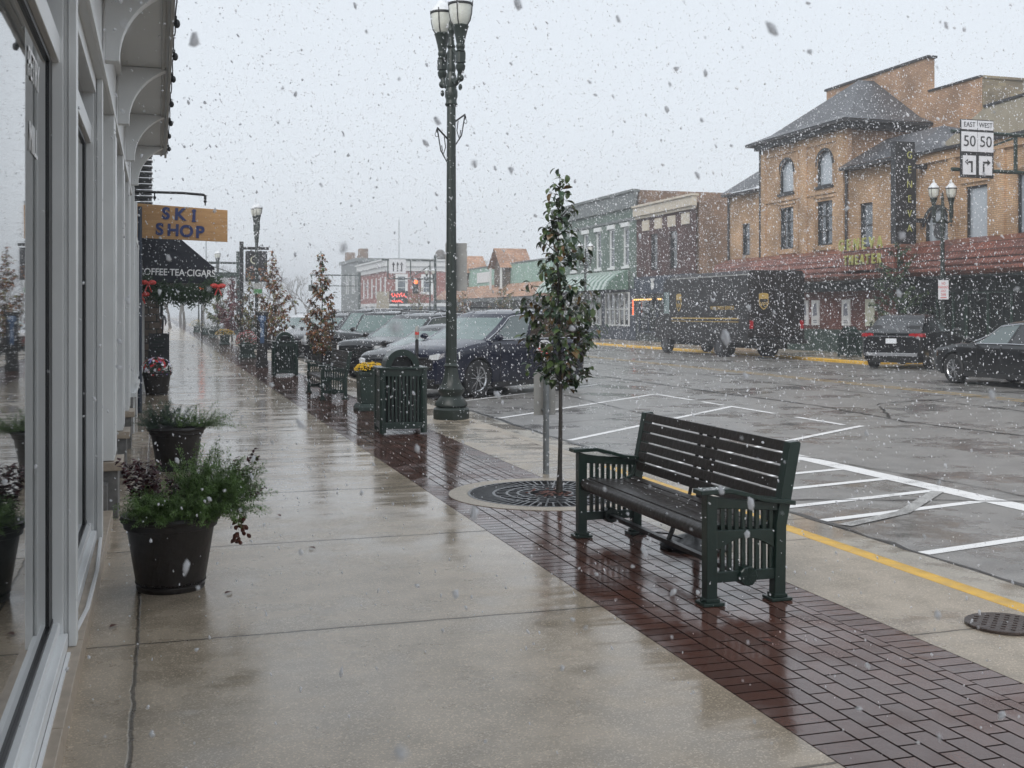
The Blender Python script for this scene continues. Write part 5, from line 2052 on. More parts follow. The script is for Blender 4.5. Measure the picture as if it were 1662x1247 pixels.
# stone sill course in blocks
sm_ = MB()
yb = [-2, .6, 2.2, 3.35, 4.55, 5.75, 6.95, 8.2, 9.45]
for a, b in zip(yb, yb[1:]):
    sm_.box(lx(-.62), a + .002, -.2, lx(-.335), b - .002, .105)
sm_.build('sill', 'sill_stone', sh, bevel=.004)
part('base_course', 'plinth_stone', lambda m: (m.box(lx(-.66), -6, -.3, lx(-.345), 9.5, .0), m.box(lx(-.66), 9.45, -.3, lx(-.38), 16.3, .30)))
part('sealant', 'silicone', lambda m: (m.box(lx(-.392), -2, .105, lx(-.376), 5.52, .115), m.tube([(lx(-.385), 5.8, .11), (lx(-.35), 6.3, .115), (lx(-.345), 7.2, .118), (lx(-.37), 8.2, .12)], .012, 6)))
# big panes and frames
BAYS = [(-1.5, 5.62, .0), (5.80, 8.22, .0)]
for (ya, yb_, _) in BAYS:
    fr_ = MB()
    fr_.box(lx(-.50), ya, .105, lx(-.395), yb_, .175)
    fr_.box(lx(-.50), ya, .176, lx(-.43), yb_, .225)
    fr_.box(lx(-.52), ya, 2.80, lx(-.43), yb_, 2.92)
    fr_.box(lx(-.52), ya, 3.14, lx(-.40), yb_, 3.24)
    fr_.box(lx(-.52), yb_ - .03, .226, lx(-.475), yb_, 2.8)
    for q in (ya + .6, (ya + yb_) / 2):
        fr_.box(lx(-.51), q - .02, 2.92, lx(-.44), q + .02, 3.14)
    wo = fr_.build('window', 'white_trim', sh, bevel=.004)
    MB().box(lx(-.49), ya + .001, .226, lx(-.47), yb_ - .001, 2.799).build('pane', 'shop_glass', wo)
    MB().box(lx(-.50), ya + .001, 2.921, lx(-.48), yb_ - .001, 3.139).build('transom_pane', 'far_glass', wo)
    gk = MB()
    gk.box(lx(-.4695), ya, .2255, lx(-.458), yb_, .245)
    gk.box(lx(-.4695), yb_ - .16, .245, lx(-.462), yb_ - .0, 2.8)
    gk.box(lx(-.4695), ya, 2.77, lx(-.458), yb_ - .16, 2.8)
    gk.build('gasket', 'gasket', wo)
# stepped posts between the bays
for y0 in (5.62, 8.22):
    ps = MB()
    ps.box(lx(-.60), y0, .106, lx(-.415), y0 + .18, 3.24)
    ps.box(lx(-.415), y0 + .035, .106, lx(-.395), y0 + .16, 3.24)
    ps.box(lx(-.395), y0 + .02, .106, lx(-.36), y0 + .15, 3.24)
    ps.build('post', 'white_trim', sh, bevel=.003)
# piers on stone plinths farther along
for y0 in (9.7, 12.15, 14.6):
    pr = MB()
    pr.box(lx(-.60), y0, .46, lx(-.335), y0 + .42, 3.24)
    pr.box(lx(-.335), y0 + .05, .5, lx(-.325), y0 + .37, 3.1)
    pr.build('pier', 'white_trim', sh, bevel=.004)
    MB().box(lx(-.62), y0 - .06, .385, lx(-.27), y0 + .48, .455).build('pier_cap', 'sill_stone', sh, bevel=.006)
    MB().box(lx(-.60), y0 - .02, -.2, lx(-.305), y0 + .44, .384).build('pier_plinth', 'plinth_stone', sh, bevel=.004)
    if y0 < 14:
        fr_ = MB()
        ya, yb_ = y0 + .42, y0 + 2.45
        fr_.box(lx(-.55), ya, .40, lx(-.40), yb_, .50)
        fr_.box(lx(-.55), ya, 2.80, lx(-.42), yb_, 2.92)
        fr_.box(lx(-.52), ya, .5, lx(-.44), ya + .07, 2.8)
        fr_.box(lx(-.52), yb_ - .07, .5, lx(-.44), yb_, 2.8)
        fr_.box(lx(-.52), (ya + yb_) / 2 - .03, .5, lx(-.45), (ya + yb_) / 2 + .03, 3.2)
        wo = fr_.build('window', 'white_trim', sh, bevel=.003)
        MB().box(lx(-.51), ya, .5, lx(-.49), yb_, 3.2).build('pane', 'shop_glass', wo)
# entrance stretch between 8.4 and 9.7
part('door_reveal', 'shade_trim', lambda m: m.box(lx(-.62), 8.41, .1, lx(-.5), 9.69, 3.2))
# frieze moulding, soffit, fascia
part('frieze', 'white_trim', lambda m: (m.box(lx(-.36), -6, 3.244, lx(-.33), 16.3, 3.30), m.box(lx(-.36), -6, 3.30, lx(-.345), 16.3, 3.80), m.box(lx(-.345), -6, 3.72, lx(-.30), 16.3, 3.80)), bevel=.003)
part('soffit', 'grey_trim', lambda m: (m.box(lx(-.36), -6, 3.805, lx(.085), 16.3, 3.83),))
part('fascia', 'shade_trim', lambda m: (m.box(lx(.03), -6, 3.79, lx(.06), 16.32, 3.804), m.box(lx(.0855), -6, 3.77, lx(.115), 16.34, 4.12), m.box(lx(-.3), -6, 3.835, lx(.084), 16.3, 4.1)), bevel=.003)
for y0 in (5.35, 7.9, 10.5, 13.0, 15.45):
    br = MB()
    pts = [(lx(-.33), 3.30), (lx(-.24), 3.30)]
    cx0, cz0 = lx(-.24), 3.30
    for i in range(1, 11):
        t = i / 10
        a_ = t * 1.15
        pts.append((lx(-.24) + .30 * (1 - math.cos(a_)) / .5915, 3.33 + .45 * math.sin(a_) / .9128))
    pts += [(lx(.07), 3.78), (lx(.07), 3.803), (lx(-.33), 3.803)]
    br.prismy(pts, y0, y0 + .12)
    br.build('eave_bracket', 'white_trim', sh, bevel=.004)
text('PETRY', .165, (lx(-.4665), 4.86, 2.60), FACE_EAST, 'lettering_white', sh, sx=.92, ext=.001)
text('MIILL', .165, (lx(-.4665), 4.84, 2.32), FACE_EAST, 'lettering_white', sh, sx=.8, ext=.001)
# string of unlit bulbs along the eave
sl_ = empty('string_lights', 'string of unlit dark bulbs hung along the white eave', 'string lights', (.125, 0, 0))
mb = MB()
P = []
for i in range(90):
    P.append((.004 * math.sin(i), 5 + i * .127, 3.87 - .05 * abs(math.sin(i * .8))))
mb.tube(P, .006, 5)
mb.build('wire', 'black_iron', sl_)
rnd = random.Random(3)
for i in range(2, 90, 9):
    mb = MB()
    x, y, z = P[i]
    mb.cbox((x, y, z - .02), (.025, .025, .03))
    mb.sphere((x + .012, y, z - .06), .024, 8, 6, (1, 1, 1.4))
    mb.build('bulb', 'black_iron', sl_)

# ---------------------------------------------------------------- ski shop
sk = empty('ski_shop_building', 'white clapboard shop next past the near shop front, a blue grey downpipe at its corner', 'shop front', (-.40, 16.35, 0))
SY = 16.35
part('wall', 'grey_trim', lambda m: m.box(-4, 0, -.3, 0, 8.2, 3.4), sk)
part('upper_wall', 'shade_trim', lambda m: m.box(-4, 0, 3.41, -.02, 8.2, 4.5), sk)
for k, y0 in enumerate((.9, 3.0, 5.1)):
    wo = window(sk, (0, 0, 0), (0, 1, 0), (1, 0, 0), y0, y0 + 1.5, .62, 2.75, 'white_trim', 'shop_glass', 2, 1, inset=-.06)
for y0 in (.15, 2.5, 4.7, 7.0):
    part('column', 'white_trim', lambda m: m.box(.004, y0, -.05, .09, y0 + .28, 3.4), sk)
part('base', 'plinth_stone', lambda m: m.box(.002, 0, -.3, .075, 8.15, .5), sk)
part('ledge', 'white_trim', lambda m: m.box(.002, 0, .502, .12, 8.15, .56), sk)
part('downpipe', 'store_blue', lambda m: m.tube([(.12, 3.4, -.0), (.12, 3.4, 3.4)], .035, 10), sk)
lv = MB()
sn = MB()
for i in range(11):
    z = 3.42 + i * .105
    lv.prismy([(.0, z), (.30, z + .012), (.30, z + .045), (.0, z + .07)], 4.6, 4.95)
    sn.box(.1, 4.6, z + .062, .315, 4.96, z + .078)
lv.build('louver', 'black_iron', sk)
sn.build('snow_ledge', 'snow', sk)
sg = empty('hanging_sign', 'wooden SKI SHOP sign with blue letters hanging from an iron pipe', 'sign', (0, 19.9, 0))
pp = MB()
pp.tube([(-.42, 0, 3.66), (.40, 0, 3.66), (.74, 0, 3.64), (.765, 0, 3.62), (.765, 0, 3.56)], .022, 8)
pp.tube([(-.05, 0, 3.66), (-.05, 0, 3.52)], .012, 6)
pp.tube([(.765, 0, 3.56), (.765, 0, 3.46)], .012, 6)
pp.sphere((-.05, 0, 3.57), .028, 8, 6)
pp.sphere((.765, 0, 3.53), .028, 8, 6)
pp.lathe([(.001, -.03), (.06, -.03), (.06, 0), (.001, 0)], (-.38, 0, 3.66), 12, 'x')
pp.build('bracket', 'black_iron', sg, smooth=50)
bd = MB()
bd.add([(-.40, -.02, 2.90), (1.13, -.02, 2.85), (1.13, -.02, 3.39), (-.40, -.02, 3.47), (-.40, .02, 2.90), (1.13, .02, 2.85), (1.13, .02, 3.39), (-.40, .02, 3.47)],
       [(0, 1, 2, 3), (7, 6, 5, 4), (0, 4, 5, 1), (1, 5, 6, 2), (2, 6, 7, 3), (3, 7, 4, 0)])
bd.build('board', 'sign_wood', sg, bevel=.004)
for ss, x0, z0, stp in (('SKI', .13, 3.30, .225), ('SHOP', .03, 3.035, .215)):
    for i, ch in enumerate(ss):
        text(ch, .27, (x0 + i * stp, -.028, z0 - .012 * i), (R(90), R(2), 0), 'lettering_blue', sg, ext=.006, bold=.010)
    # block serifs
    sf_ = MB()
    for i, ch in enumerate(ss):
        if ch in 'KIHP':
            xs_ = {'I': (0,)}.get(ch, ())
            for q in xs_:
                for zz in (-.088, .086):
                    sf_.cbox((x0 + i * stp + q * .85, -.029, z0 - .012 * i + zz), (.07, .014, .022))
    if sf_.v:
        sf_.build('lettering', 'lettering_blue', sg)

# ---------------------------------------------------------------- coffee shop with navy awning
cf = empty('coffee_shop_building', 'dark shop beyond the ski shop with white door posts under the navy awning', 'shop front', (-.45, 24.6, 0))
part('wall', 'store_dark', lambda m: m.box(-4, 0, -.3, 0, 8.6, 3.95), cf)
part('door_post', 'white_trim', lambda m: [m.box(.002, y0, 0, .14, y0 + .22, 2.75) for y0 in (.3, 2.2, 4.4)] + [m.box(.002, .3, 0, .2, 1.0, .5)], cf)
window(cf, (0, 0, 0), (0, 1, 0), (1, 0, 0), 2.5, 4.3, .6, 2.4, 'white_trim', 'shop_glass', 2, 1, inset=-.06)
aw = empty('navy_awning', 'dark navy shop awning lettered COFFEE TEA CIGARS across its near end', 'awning', (-.44, 25.2, 0))
XO = 1.60
sh_ = MB()
top, low, bot = 3.32, 2.62, 2.28
prf = [(0.0, bot), (XO, bot), (XO, low), (.88, 3.24), (.0, top)]
sh_.prismy(prf, 0, 4.2)
sh_.build('canopy', 'navy_canvas', aw)
text('COFFEE\u00b7TEA\u00b7CIGARS', .2, (XO / 2 + .03, -.012, 2.50), (R(90), R(1.2), 0), 'lettering_white', aw, sx=.86, ext=.002, bold=.003)
gd = empty('evergreen_garland', 'evergreen garland with red bows draped below the navy awning', 'garland', (-.44, 25.0, 0))
f = MB()
rnd = random.Random(2)
for i in range(3800):
    t = rnd.random()
    zc = 2.14 - .10 * math.sin(t * math.pi) + (.10 if t < .15 or t > .88 else 0)
    rr_ = .15 + .08 * math.sin(t * 17) ** 2
    q = Vector((.1 + t * 1.62, rnd.gauss(0, .06), zc + rnd.gauss(0, rr_ * .55)))
    f.leaf(q, Vector((rnd.uniform(-1, 1), rnd.uniform(-1, .5), rnd.uniform(-1, .4))), Vector((0, -1, .3)), .09, .02, .1)
f.build('greenery', 'garland_green', gd)
for bx_, bz in ((.25, 2.26), (1.66, 2.2), (.12, 2.02)):
    b_ = MB()
    for s_ in (-1, 1):
        b_.sphere((bx_ + s_ * .08, -.14, bz + .02), .085, 8, 6, (1, .5, .6))
        b_.bar((bx_, -.15, bz), (bx_ + s_ * .07, -.16, bz - .18), .05, .02)
    b_.sphere((bx_, -.16, bz), .035, 8, 5)
    b_.build('red_bow', 'sign_red', gd)

# stone fronted shop, then more shops to the end of the block
sx_ = empty('stone_shop_building', 'fieldstone shop front with brown cladding beyond the coffee shop', 'shop front', (-.45, 33.2, 0))
part('wall', 'fieldstone', lambda m: m.box(-4, 0, -.3, .5, 9, 3.0), sx_)
part('cladding', 'far_cladding', lambda m: m.box(-4, 0, 3.005, .45, 9, 4.0), sx_)
part('panelling', 'far_cladding', lambda m: m.box(.502, .4, 0, .56, 3.2, 1.5), sx_)
window(sx_, (.5, 0, 0), (0, 1, 0), (1, 0, 0), 4, 6.5, .8, 2.4, 'window_black', 'shop_glass', 2, 1, inset=-.06)
hg = empty('small_hanging_sign', 'small dark green oval sign hanging before the stone shop front', 'sign', (.35, 33.0, 0))
MB().prismy([(.42 * math.cos(6.283 * i / 20), 2.36 + .14 * math.sin(6.283 * i / 20)) for i in range(20)], -.03, .03).build('board', 'store_green', hg)
MB().tube([(-.35, 0, 2.66), (.45, 0, 2.66)], .02, 6).tube([(-.2, 0, 2.66), (-.2, 0, 2.48)], .008, 5).tube([(.2, 0, 2.66), (.2, 0, 2.48)], .008, 5).build('bracket', 'black_iron', hg)
text('SHOPPE', .13, (0, -.035, 2.36), FACE_CAM, 'mint_block', hg)
fb = empty('far_shop_building', 'far shop row at the left end of the block, mostly hidden by the stone shop', 'building', (-.6, 42.4, 0))
part('wall', 'mixed_brick', lambda m: m.box(-6, 0, -.3, .2, 26, 4.6), fb)
for k in range(6):
    window(fb, (.2, 0, 0), (0, 1, 0), (1, 0, 0), 1 + 4.2 * k, 3.6 + 4.2 * k, .6, 2.6, 'window_white', 'shop_glass', 2, 1, inset=-.06)

# ---------------------------------------------------------------- right side: theater
FX = 27.3
th = empty('theater_building', 'tan brick theater with a hipped pavilion, arched windows and a red shake marquee', 'theater', (FX, 40, 0))
YO = 40.0
yy = lambda y: y - YO
xx = lambda x: x - FX
W_O, W_U, W_N = (0, 0, 0), (0, 1, 0), (-1, 0, 0)
# pavilion
opsP = [(yy(42.1), yy(43.3), 4.55, 6.45), (yy(45.2), yy(46.4), 4.55, 6.45), (yy(42.1), yy(43.3), 7.1, 8.6), (yy(45.2), yy(46.4), 7.1, 8.6)]
facade(th, 'pavilion_wall', 'tan_brick', W_O, W_U, W_N, yy(41.0), yy(47.9), 0, 9.55, opsP)
# wing left of it
opsL = [(yy(49.2), yy(50.0), 4.45, 6.0)]
facade(th, 'wing_wall', 'tan_brick', (.03, 0, 0), W_U, W_N, yy(47.9), yy(51.3), 0, 7.45, opsL)
# recess between pavilion and blade sign
opsM = [(yy(39.3), yy(40.2), 4.3, 6.1)]
facade(th, 'middle_wall', 'tan_brick', (.04, 0, 0), W_U, W_N, yy(36.6), yy(41.0), 0, 7.5, opsM)
# right part
opsR = [(yy(34.7), yy(36.0), 4.15, 5.5), (yy(32.65), yy(33.75), 4.2, 6.1), (yy(30.0), yy(31.25), 4.25, 6.3), (yy(26.6), yy(27.8), 4.25, 6.3)]
facade(th, 'right_wall', 'tan_brick', (.0, 0, 0), W_U, W_N, yy(22), yy(36.6), 0, 7.55, opsR)
part('mass', 'tan_brick_rear', lambda m: (m.box(.22, yy(22.1), 0, 3.6, yy(51.2), 7.4), m.box(.22, yy(41.2), 7.4, 3.6, yy(47.8), 9.5), m.box(.0, yy(40.98), 0, .22, yy(41.0), 9.5), m.box(.001, yy(47.9), 0, .22, yy(47.92), 9.5)), th)
window(th, W_O, W_U, W_N, *opsP[0], 'window_black', 'far_glass', 2, 3)
window(th, W_O, W_U, W_N, *opsP[1], 'window_black', 'far_glass', 2, 3)
window(th, (.03, 0, 0), W_U, W_N, *opsL[0], 'window_black', 'far_glass', 1, 2)
window(th, (.04, 0, 0), W_U, W_N, *opsM[0], 'window_black', 'far_glass', 1, 2)
for o_ in opsR[1:]:
    window(th, W_O, W_U, W_N, *o_, 'window_black', 'pale_glass', 1, 1)


def archwin(o_, gm='pale_glass'):
    """arched opening: brick spandrels close the corners of the square hole"""
    a, b, c, d = o_
    rad_ = (b - a) / 2
    sp_ = MB()
    n = 12
    for s_ in (-1, 1):
        pts = [(a if s_ < 0 else b, d)]
        for i in range(n + 1):
            t = math.pi / 2 * i / n
            pts.append(((a + b) / 2 + s_ * rad_ * math.sin(t), d - rad_ + rad_ * math.cos(t)))
        pts = [(u, z) for u, z in pts]
        sp_.prismx(pts, -.004, .16)
    sp_.build('arch_spandrel', 'tan_brick', th)
    f = MB()
    for r0, r1, x0, x1 in ((rad_ - .06, rad_ + .0, .05, .17), (rad_ + .0, rad_ + .12, -.03, .0)):
        for i in range(2 * n):
            t0, t1 = math.pi * i / (2 * n), math.pi * (i + 1) / (2 * n)
            q = lambda r_, t: ((a + b) / 2 + r_ * math.cos(t), d - rad_ + r_ * math.sin(t))
            f.prismx([q(r0, t0), q(r1, t0), q(r1, t1), q(r0, t1)], x0, x1)
    f.box(.05, a, c, .17, a + .08, d - rad_)
    f.box(.05, b - .08, c, .17, b, d - rad_)
    f.box(.05, a, c, .17, b, c + .07)
    fo = f.build('window', 'window_black', th)
    MB().quad((.155, a, c), (.155, b, c), (.155, b, d), (.155, a, d)).build('pane', gm, fo)
    MB().box(-.06, a - .1, c - .12, .06, b + .1, c - .003).build('sill', 'roof_edge', fo)


archwin(opsP[2])
archwin(opsP[3])
archwin(opsR[0])
cl_ = MB()
cl_.lathe([(.001, .10), (.30, .10), (.33, .13)], (0, yy(35.35), 4.68), 20, 'x')
cl_.build('round_vent', 'rim_dark', th)
# brick pilasters and string courses
pi = MB()
for y in (41.15, 44.0, 47.55):
    pi.box(-.10, yy(y) - .0, 4.1, -.002, yy(y) + .45, 9.1)
for y in (43.35, 44.75, 46.4, 41.62):
    pi.box(-.05, yy(y), 4.1, -.001, yy(y) + .12, 9.1)
for z in (6.75, 8.9):
    pi.box(-.06, yy(41.0), z, -.003, yy(47.9), z + .12)
for y in (31.75, 28.6, 34.2, 36.15):
    pi.box(-.08, yy(y), 4.1, -.002, yy(y) + .4, 7.2)
pi.box(-.1, yy(22), 7.2, -.002, yy(36.6), 7.32)
for o_ in opsR[1:] + opsP[:2]:
    a, b, c, d = o_[:4]
    pi.box(-.05, a - .2, d + .12, -.001, b + .2, d + .2)
    pi.box(-.05, a - .2, c - .22, -.001, b + .2, c - .12)
pi.build('brick_trim', 'tan_brick', th)
ed = MB()
ed.box(-.14, yy(22), 7.55, .3, yy(36.62), 7.66)
ed.box(-.4, yy(47.95), 7.42, .3, yy(51.35), 7.52)
ed.box(-.45, yy(36.6), 7.5, .3, yy(40.95), 7.62)
for _x, _y, _z in ((-.12, yy(40.9), 7.5), (-.1, yy(47.98), 9.4), (-.08, yy(51.15), 7.4), (-.1, yy(36.45), 7.5)):
    ed.tube([(_x, _y, 4.2), (_x, _y, _z)], .06, 6)
ed.build('eave_edge', 'roof_edge', th)
# hipped pavilion roof with flared eaves, against the stage house
rf_ = MB()
E0 = [(xx(26.7), yy(40.3), 9.62), (xx(26.7), yy(48.6), 9.62), (xx(31.0), yy(48.6), 9.62), (xx(31.0), yy(40.3), 9.62)]
E1 = [(xx(27.6), yy(41.2), 10.0), (xx(27.6), yy(47.7), 10.0), (xx(31.0), yy(47.7), 10.0), (xx(31.0), yy(41.2), 10.0)]
AP = (xx(31.0), yy(44.45), 12.15)
AP2 = (xx(30.2), yy(44.45), 12.15)
rf_.quad(E0[0], E0[1], E1[1], E1[0])
rf_.quad(E0[1], E0[2], E1[2], E1[1])
rf_.quad(E0[3], E0[0], E1[0], E1[3])
rf_.add([E1[0], E1[1], AP2], [(0, 1, 2)])
rf_.quad(E1[1], E1[2], AP, AP2)
rf_.quad(E1[3], E1[0], AP2, AP)
# lower wing roof (left) and entrance roof (right)
rf_.quad((xx(26.9), yy(47.95), 7.55), (xx(26.9), yy(51.5), 7.55), (xx(30.9), yy(51.5), 9.9), (xx(30.9), yy(47.95), 9.9))
rf_.add([(xx(26.85), yy(36.4), 7.64), (xx(26.85), yy(40.98), 7.64), (xx(29.2), yy(40.98), 8.95), (xx(29.2), yy(37.4), 8.95)], [(0, 1, 2, 3)])
rf_.add([(xx(26.85), yy(36.4), 7.64), (xx(29.2), yy(37.4), 8.95), (xx(29.2), yy(34.6), 8.2), (xx(28.6), yy(35.4), 7.7)], [(0, 1, 2, 3)])
rf_.build('roof', 'shingle_roof', th)
sf_ = MB()
sf_.prism([(xx(26.72), yy(40.32)), (xx(31), yy(40.32)), (xx(31), yy(48.58)), (xx(26.72), yy(48.58))], 9.5, 9.6)
sf_.prism([(xx(27.0), yy(40.7)), (xx(31), yy(40.7)), (xx(31), yy(48.2)), (xx(27.0), yy(48.2))], 9.3, 9.5)
sf_.build('eave_soffit', 'roof_edge', th)
part('stage_house', 'tan_brick_rear', lambda m: (m.box(xx(31.0), yy(40.7), 7, xx(31.35), yy(48.3), 12.4), m.box(xx(31.0), yy(37.4), 7, xx(33.0), yy(40.695), 10.95), m.box(xx(31.36), yy(40.7), 7, xx(33.0), yy(48.3), 10.95)), th)
part('coping', 'roof_edge', lambda m: (m.box(xx(30.93), yy(40.6), 12.4, xx(31.42), yy(48.4), 12.5), m.box(xx(30.93), yy(37.42), 10.95, xx(33.0), yy(40.6), 11.02)), th)
part('side_house', 'grey_brick', lambda m: (m.box(xx(31.03), yy(37.36), 7, xx(33.0), yy(37.4), 10.9), m.box(xx(33.0), yy(37.36), 7, xx(42), yy(37.4), 10.35), m.box(xx(31.03), yy(37.3), 10.9, xx(33.1), yy(37.36), 11.0)), th)
part('stucco_gable', 'stucco_beige', lambda m: m.prismx([(yy(36.3), 7.4), (yy(36.3), 8.0), (yy(34.0), 9.0), (yy(31.0), 9.1), (yy(31), 7.4)], xx(28.3), xx(30.9)), th)
part('parapet', 'roof_edge', lambda m: m.prismx([(yy(34.0), 9.005), (yy(34.0), 9.1), (yy(30.95), 9.2), (yy(30.95), 9.105)], xx(28.25), xx(30.95)), th)
# shake marquee
mq = MB()
mq.prismy([(-1.15, 2.95), (-1.25, 3.1), (-.75, 4.05), (-.0, 4.3), (-.0, 2.95)], yy(22), yy(51.2))
mq.build('marquee', 'shake_red', th)
rb_ = MB()
for i in range(5):
    t = i / 4
    z = 3.12 + .2 * i
    x = -1.25 + .5 * t
    rb_.box(x - .07, yy(22), z - .02, x + .03, yy(51.2), z + .045)
rb_.build('marquee_ribs', 'shake_red', th)
part('marquee_box', 'shake_red', lambda m: m.box(-1.42, yy(35.9), 3.3, -.5, yy(39.4), 4.0), th)
for i, ch in enumerate('GENEVA'):
    text(ch, .62, (-1.5, yy(39.15 - i * .5), 4.28), FACE_WEST, 'letter_yellow', th, ext=.03, sx=.8, bold=.012)
for i, ch in enumerate('THEATER'):
    text(ch, .52, (-1.5, yy(38.85 - i * .36), 3.68), FACE_WEST, 'letter_yellow', th, ext=.03, sx=.72, bold=.012)
MB().box(-1.46, yy(35.9), 4.02, -1.42, yy(39.2), 4.06).build('letter_rail', 'black_iron', th)
bs = MB()
bs.box(-1.45, yy(35.75), 4.2, -.62, yy(36.05), 7.95)
bs.box(-.5, yy(35.85), 5.0, -.0, yy(36.05), 5.15).box(-.5, yy(35.85), 7.0, -.0, yy(36.05), 7.15)
bs.build('blade_sign', 'sign_black', th)
for i, ch in enumerate('GENEVA'):
    text(ch, .38, (-.86, yy(35.735), 7.45 - i * .54), FACE_CAM, 'letter_yellow', th, ext=.01, sx=.85)
# ground floor
facade(th, 'lower_wall', 'poster_brick', (-.03, 0, 0), W_U, W_N, yy(37.6), yy(48.5), .95, 2.55, [])
part('lower_wall', 'store_green', lambda m: (m.box(-.045, yy(37.6), -.1, -.01, yy(48.5), .95),), th)
part('soffit', 'store_dark', lambda m: (m.box(-1.1, yy(22), 2.9, .1, yy(51.2), 2.94), m.box(-.02, yy(22), 2.55, .1, yy(51.2), 2.9)), th)
part('storefront', 'store_dark', lambda m: (m.box(-.06, yy(22), -.1, .0, yy(37.6), 2.55),), th)
window(th, (-.06, 0, 0), W_U, W_N, yy(34.2), yy(37.0), .2, 2.4, 'store_green', 'shop_glass', 3, 1, inset=-.06)
window(th, (-.06, 0, 0), W_U, W_N, yy(30.2), yy(33.6), .2, 2.4, 'store_green', 'shop_glass', 3, 1, inset=-.06)
for y, m_ in ((43.85, 'poster_white'), (43.0, 'poster_white'), (40.7, 'poster_white'), (39.05, 'poster_cream')):
    po = MB().box(-.09, yy(y), 1.12, -.035, yy(y) + .58, 2.2).build('poster', m_, th)
    if m_ == 'poster_white':
        q = MB()
        q.prismx([(yy(y) + .12, 1.55), (yy(y) + .45, 1.5), (yy(y) + .42, 2.0), (yy(y) + .2, 2.08)], -.096, -.091)
        for z in (1.3, 1.22):
            q.box(-.096, yy(y) + .15, z, -.091, yy(y) + .43, z + .04)
        q.build('poster_print', 'poster_grey', po)
bin3 = dup(b1, 'green litter bin across the street before the theater posters', (24.6, 36.8, 0), R(90))

# ---------------------------------------------------------------- brown brick shop and green shop
bb = empty('brown_shop_building', 'dark red brick two storey shop with a pale cornice, left of the theater', 'shop', (FX, 54.9, 0))
o = (0, 0, 0)
opb = [(2.3, 3.3, 4.1, 6.2), (4.9, 5.9, 4.1, 6.2)]
facade(bb, 'wall', 'dark_red_brick', o, W_U, W_N, 0, 7.85, 0, 7.7, opb)
for q in opb:
    window(bb, o, W_U, W_N, *q, 'window_black', 'shop_glass', 1, 2)
part('side_wall', 'side_brick', lambda m: (m.box(.2, .0, -.1, 12, .3, 7.55), m.box(.2, .3, -.1, 12, 7.8, 7.3)), bb)
part('cornice', 'cornice_tan', lambda m: (m.box(-.28, -.1, 7.35, .0, 7.8, 7.85), m.box(-.38, -.15, 7.86, .1, 7.8, 7.98), m.box(-.15, .0, 7.2, -.002, 7.8, 7.35)), bb, bevel=.01)
for k in range(4):
    MB().box(-.06, .75 + 1.75 * k, 6.45, -.003, 1.7 + 1.75 * k, 7.05).build('panel', 'cornice_tan', bb)
part('sign_band', 'store_blue', lambda m: m.box(-.25, .1, 2.75, -.003, 7.7, 3.75), bb)
lg = MB()
lg.lathe([(.001, -.28), (.22, -.28), (.22, -.26)], (0, 5.0, 3.2), 16, 'x')
for i in range(5):
    lg.prismx([(5.0 + .05 * (i - 2), 3.4), (5.0 + .12 * (i - 2) + .05, 3.62), (5.0 + .12 * (i - 2) - .05, 3.62)], -.29, -.26)
lg.build('emblem', 'cornice_white', bb)
part('storefront', 'store_dark', lambda m: m.box(-.06, .0, -.1, -.002, 7.85, 2.75), bb)
window(bb, (-.06, 0, 0), W_U, W_N, .8, 3.4, .5, 2.4, 'store_blue', 'shop_glass', 2, 1, inset=-.06)
window(bb, (-.06, 0, 0), W_U, W_N, 4.6, 7.2, .5, 2.4, 'store_blue', 'shop_glass', 2, 1, inset=-.06)
wl_ = empty('warm_string_lights', 'lit warm yellow bulbs strung along the brown shop front with a red vertical strip', 'string lights', (FX - .35, 54.9, 0))
f = MB()
for i in range(16):
    f.sphere((0, 3.2 + i * .28, 2.42), .055, 6, 4)
f.build('warm_bulb', 'bulb_warm', wl_)
f = MB()
for i in range(7):
    f.sphere((0, 7.6, 2.35 - i * .13), .06, 6, 4)
f.build('red_bulb', 'bulb_red', wl_)

gb_ = empty('green_shop_building', 'sage green two storey shop with tall white framed windows and a striped metal awning', 'shop', (FX, 62.8, 0))
opg = []
for k in range(6):
    a = 1.15 + 2.27 * k
    opg.append((a, a + .95, 4.5, 6.9))
facade(gb_, 'wall', 'green_block', o, W_U, W_N, 0, 15.0, 0, 8.95, opg)
for q in opg:
    window(gb_, o, W_U, W_N, *q, 'window_white', 'far_glass', 1, 2, sill='window_white', hood='window_white', fw=.1)
part('side_wall', 'side_brick', lambda m: m.box(.2, .0, 0, 14, .3, 9.0), gb_)
part('mass', 'cornice_grey', lambda m: m.box(.2, .3, 0, 14, 15, 8.8), gb_)
part('cornice', 'cornice_grey', lambda m: (m.box(-.3, -.05, 8.9, .2, 15.05, 9.05), m.box(-.18, 0, 8.0, -.003, 15, 8.9), m.box(-.1, 0, 7.25, -.003, 15, 7.4)), gb_)
ag = MB()
for i in range(36):
    y0 = 1.0 + i * .37
    ag.cur = i % 2
    pf = [(-.12, 4.25), (-.8, 4.0), (-1.35, 3.55), (-1.6, 3.05)]
    for (xa, za), (xb, zb_) in zip(pf, pf[1:]):
        ag.quad((xa, y0, za), (xb, y0, zb_), (xb, y0 + .37, zb_), (xa, y0 + .37, za))
ag.cur = 0
ag.prismy([(-.12, 4.25), (-.8, 4.0), (-1.35, 3.55), (-1.6, 3.05), (-.12, 3.05)], .95, 1.0)
ag.build('awning', ['awning_green', 'awning_rib'], gb_)
part('storefront', 'store_blue', lambda m: (m.box(-.06, 0, -.1, -.003, 15, .9), m.box(-.05, 0, .9, -.003, 15, 3.1)), gb_)
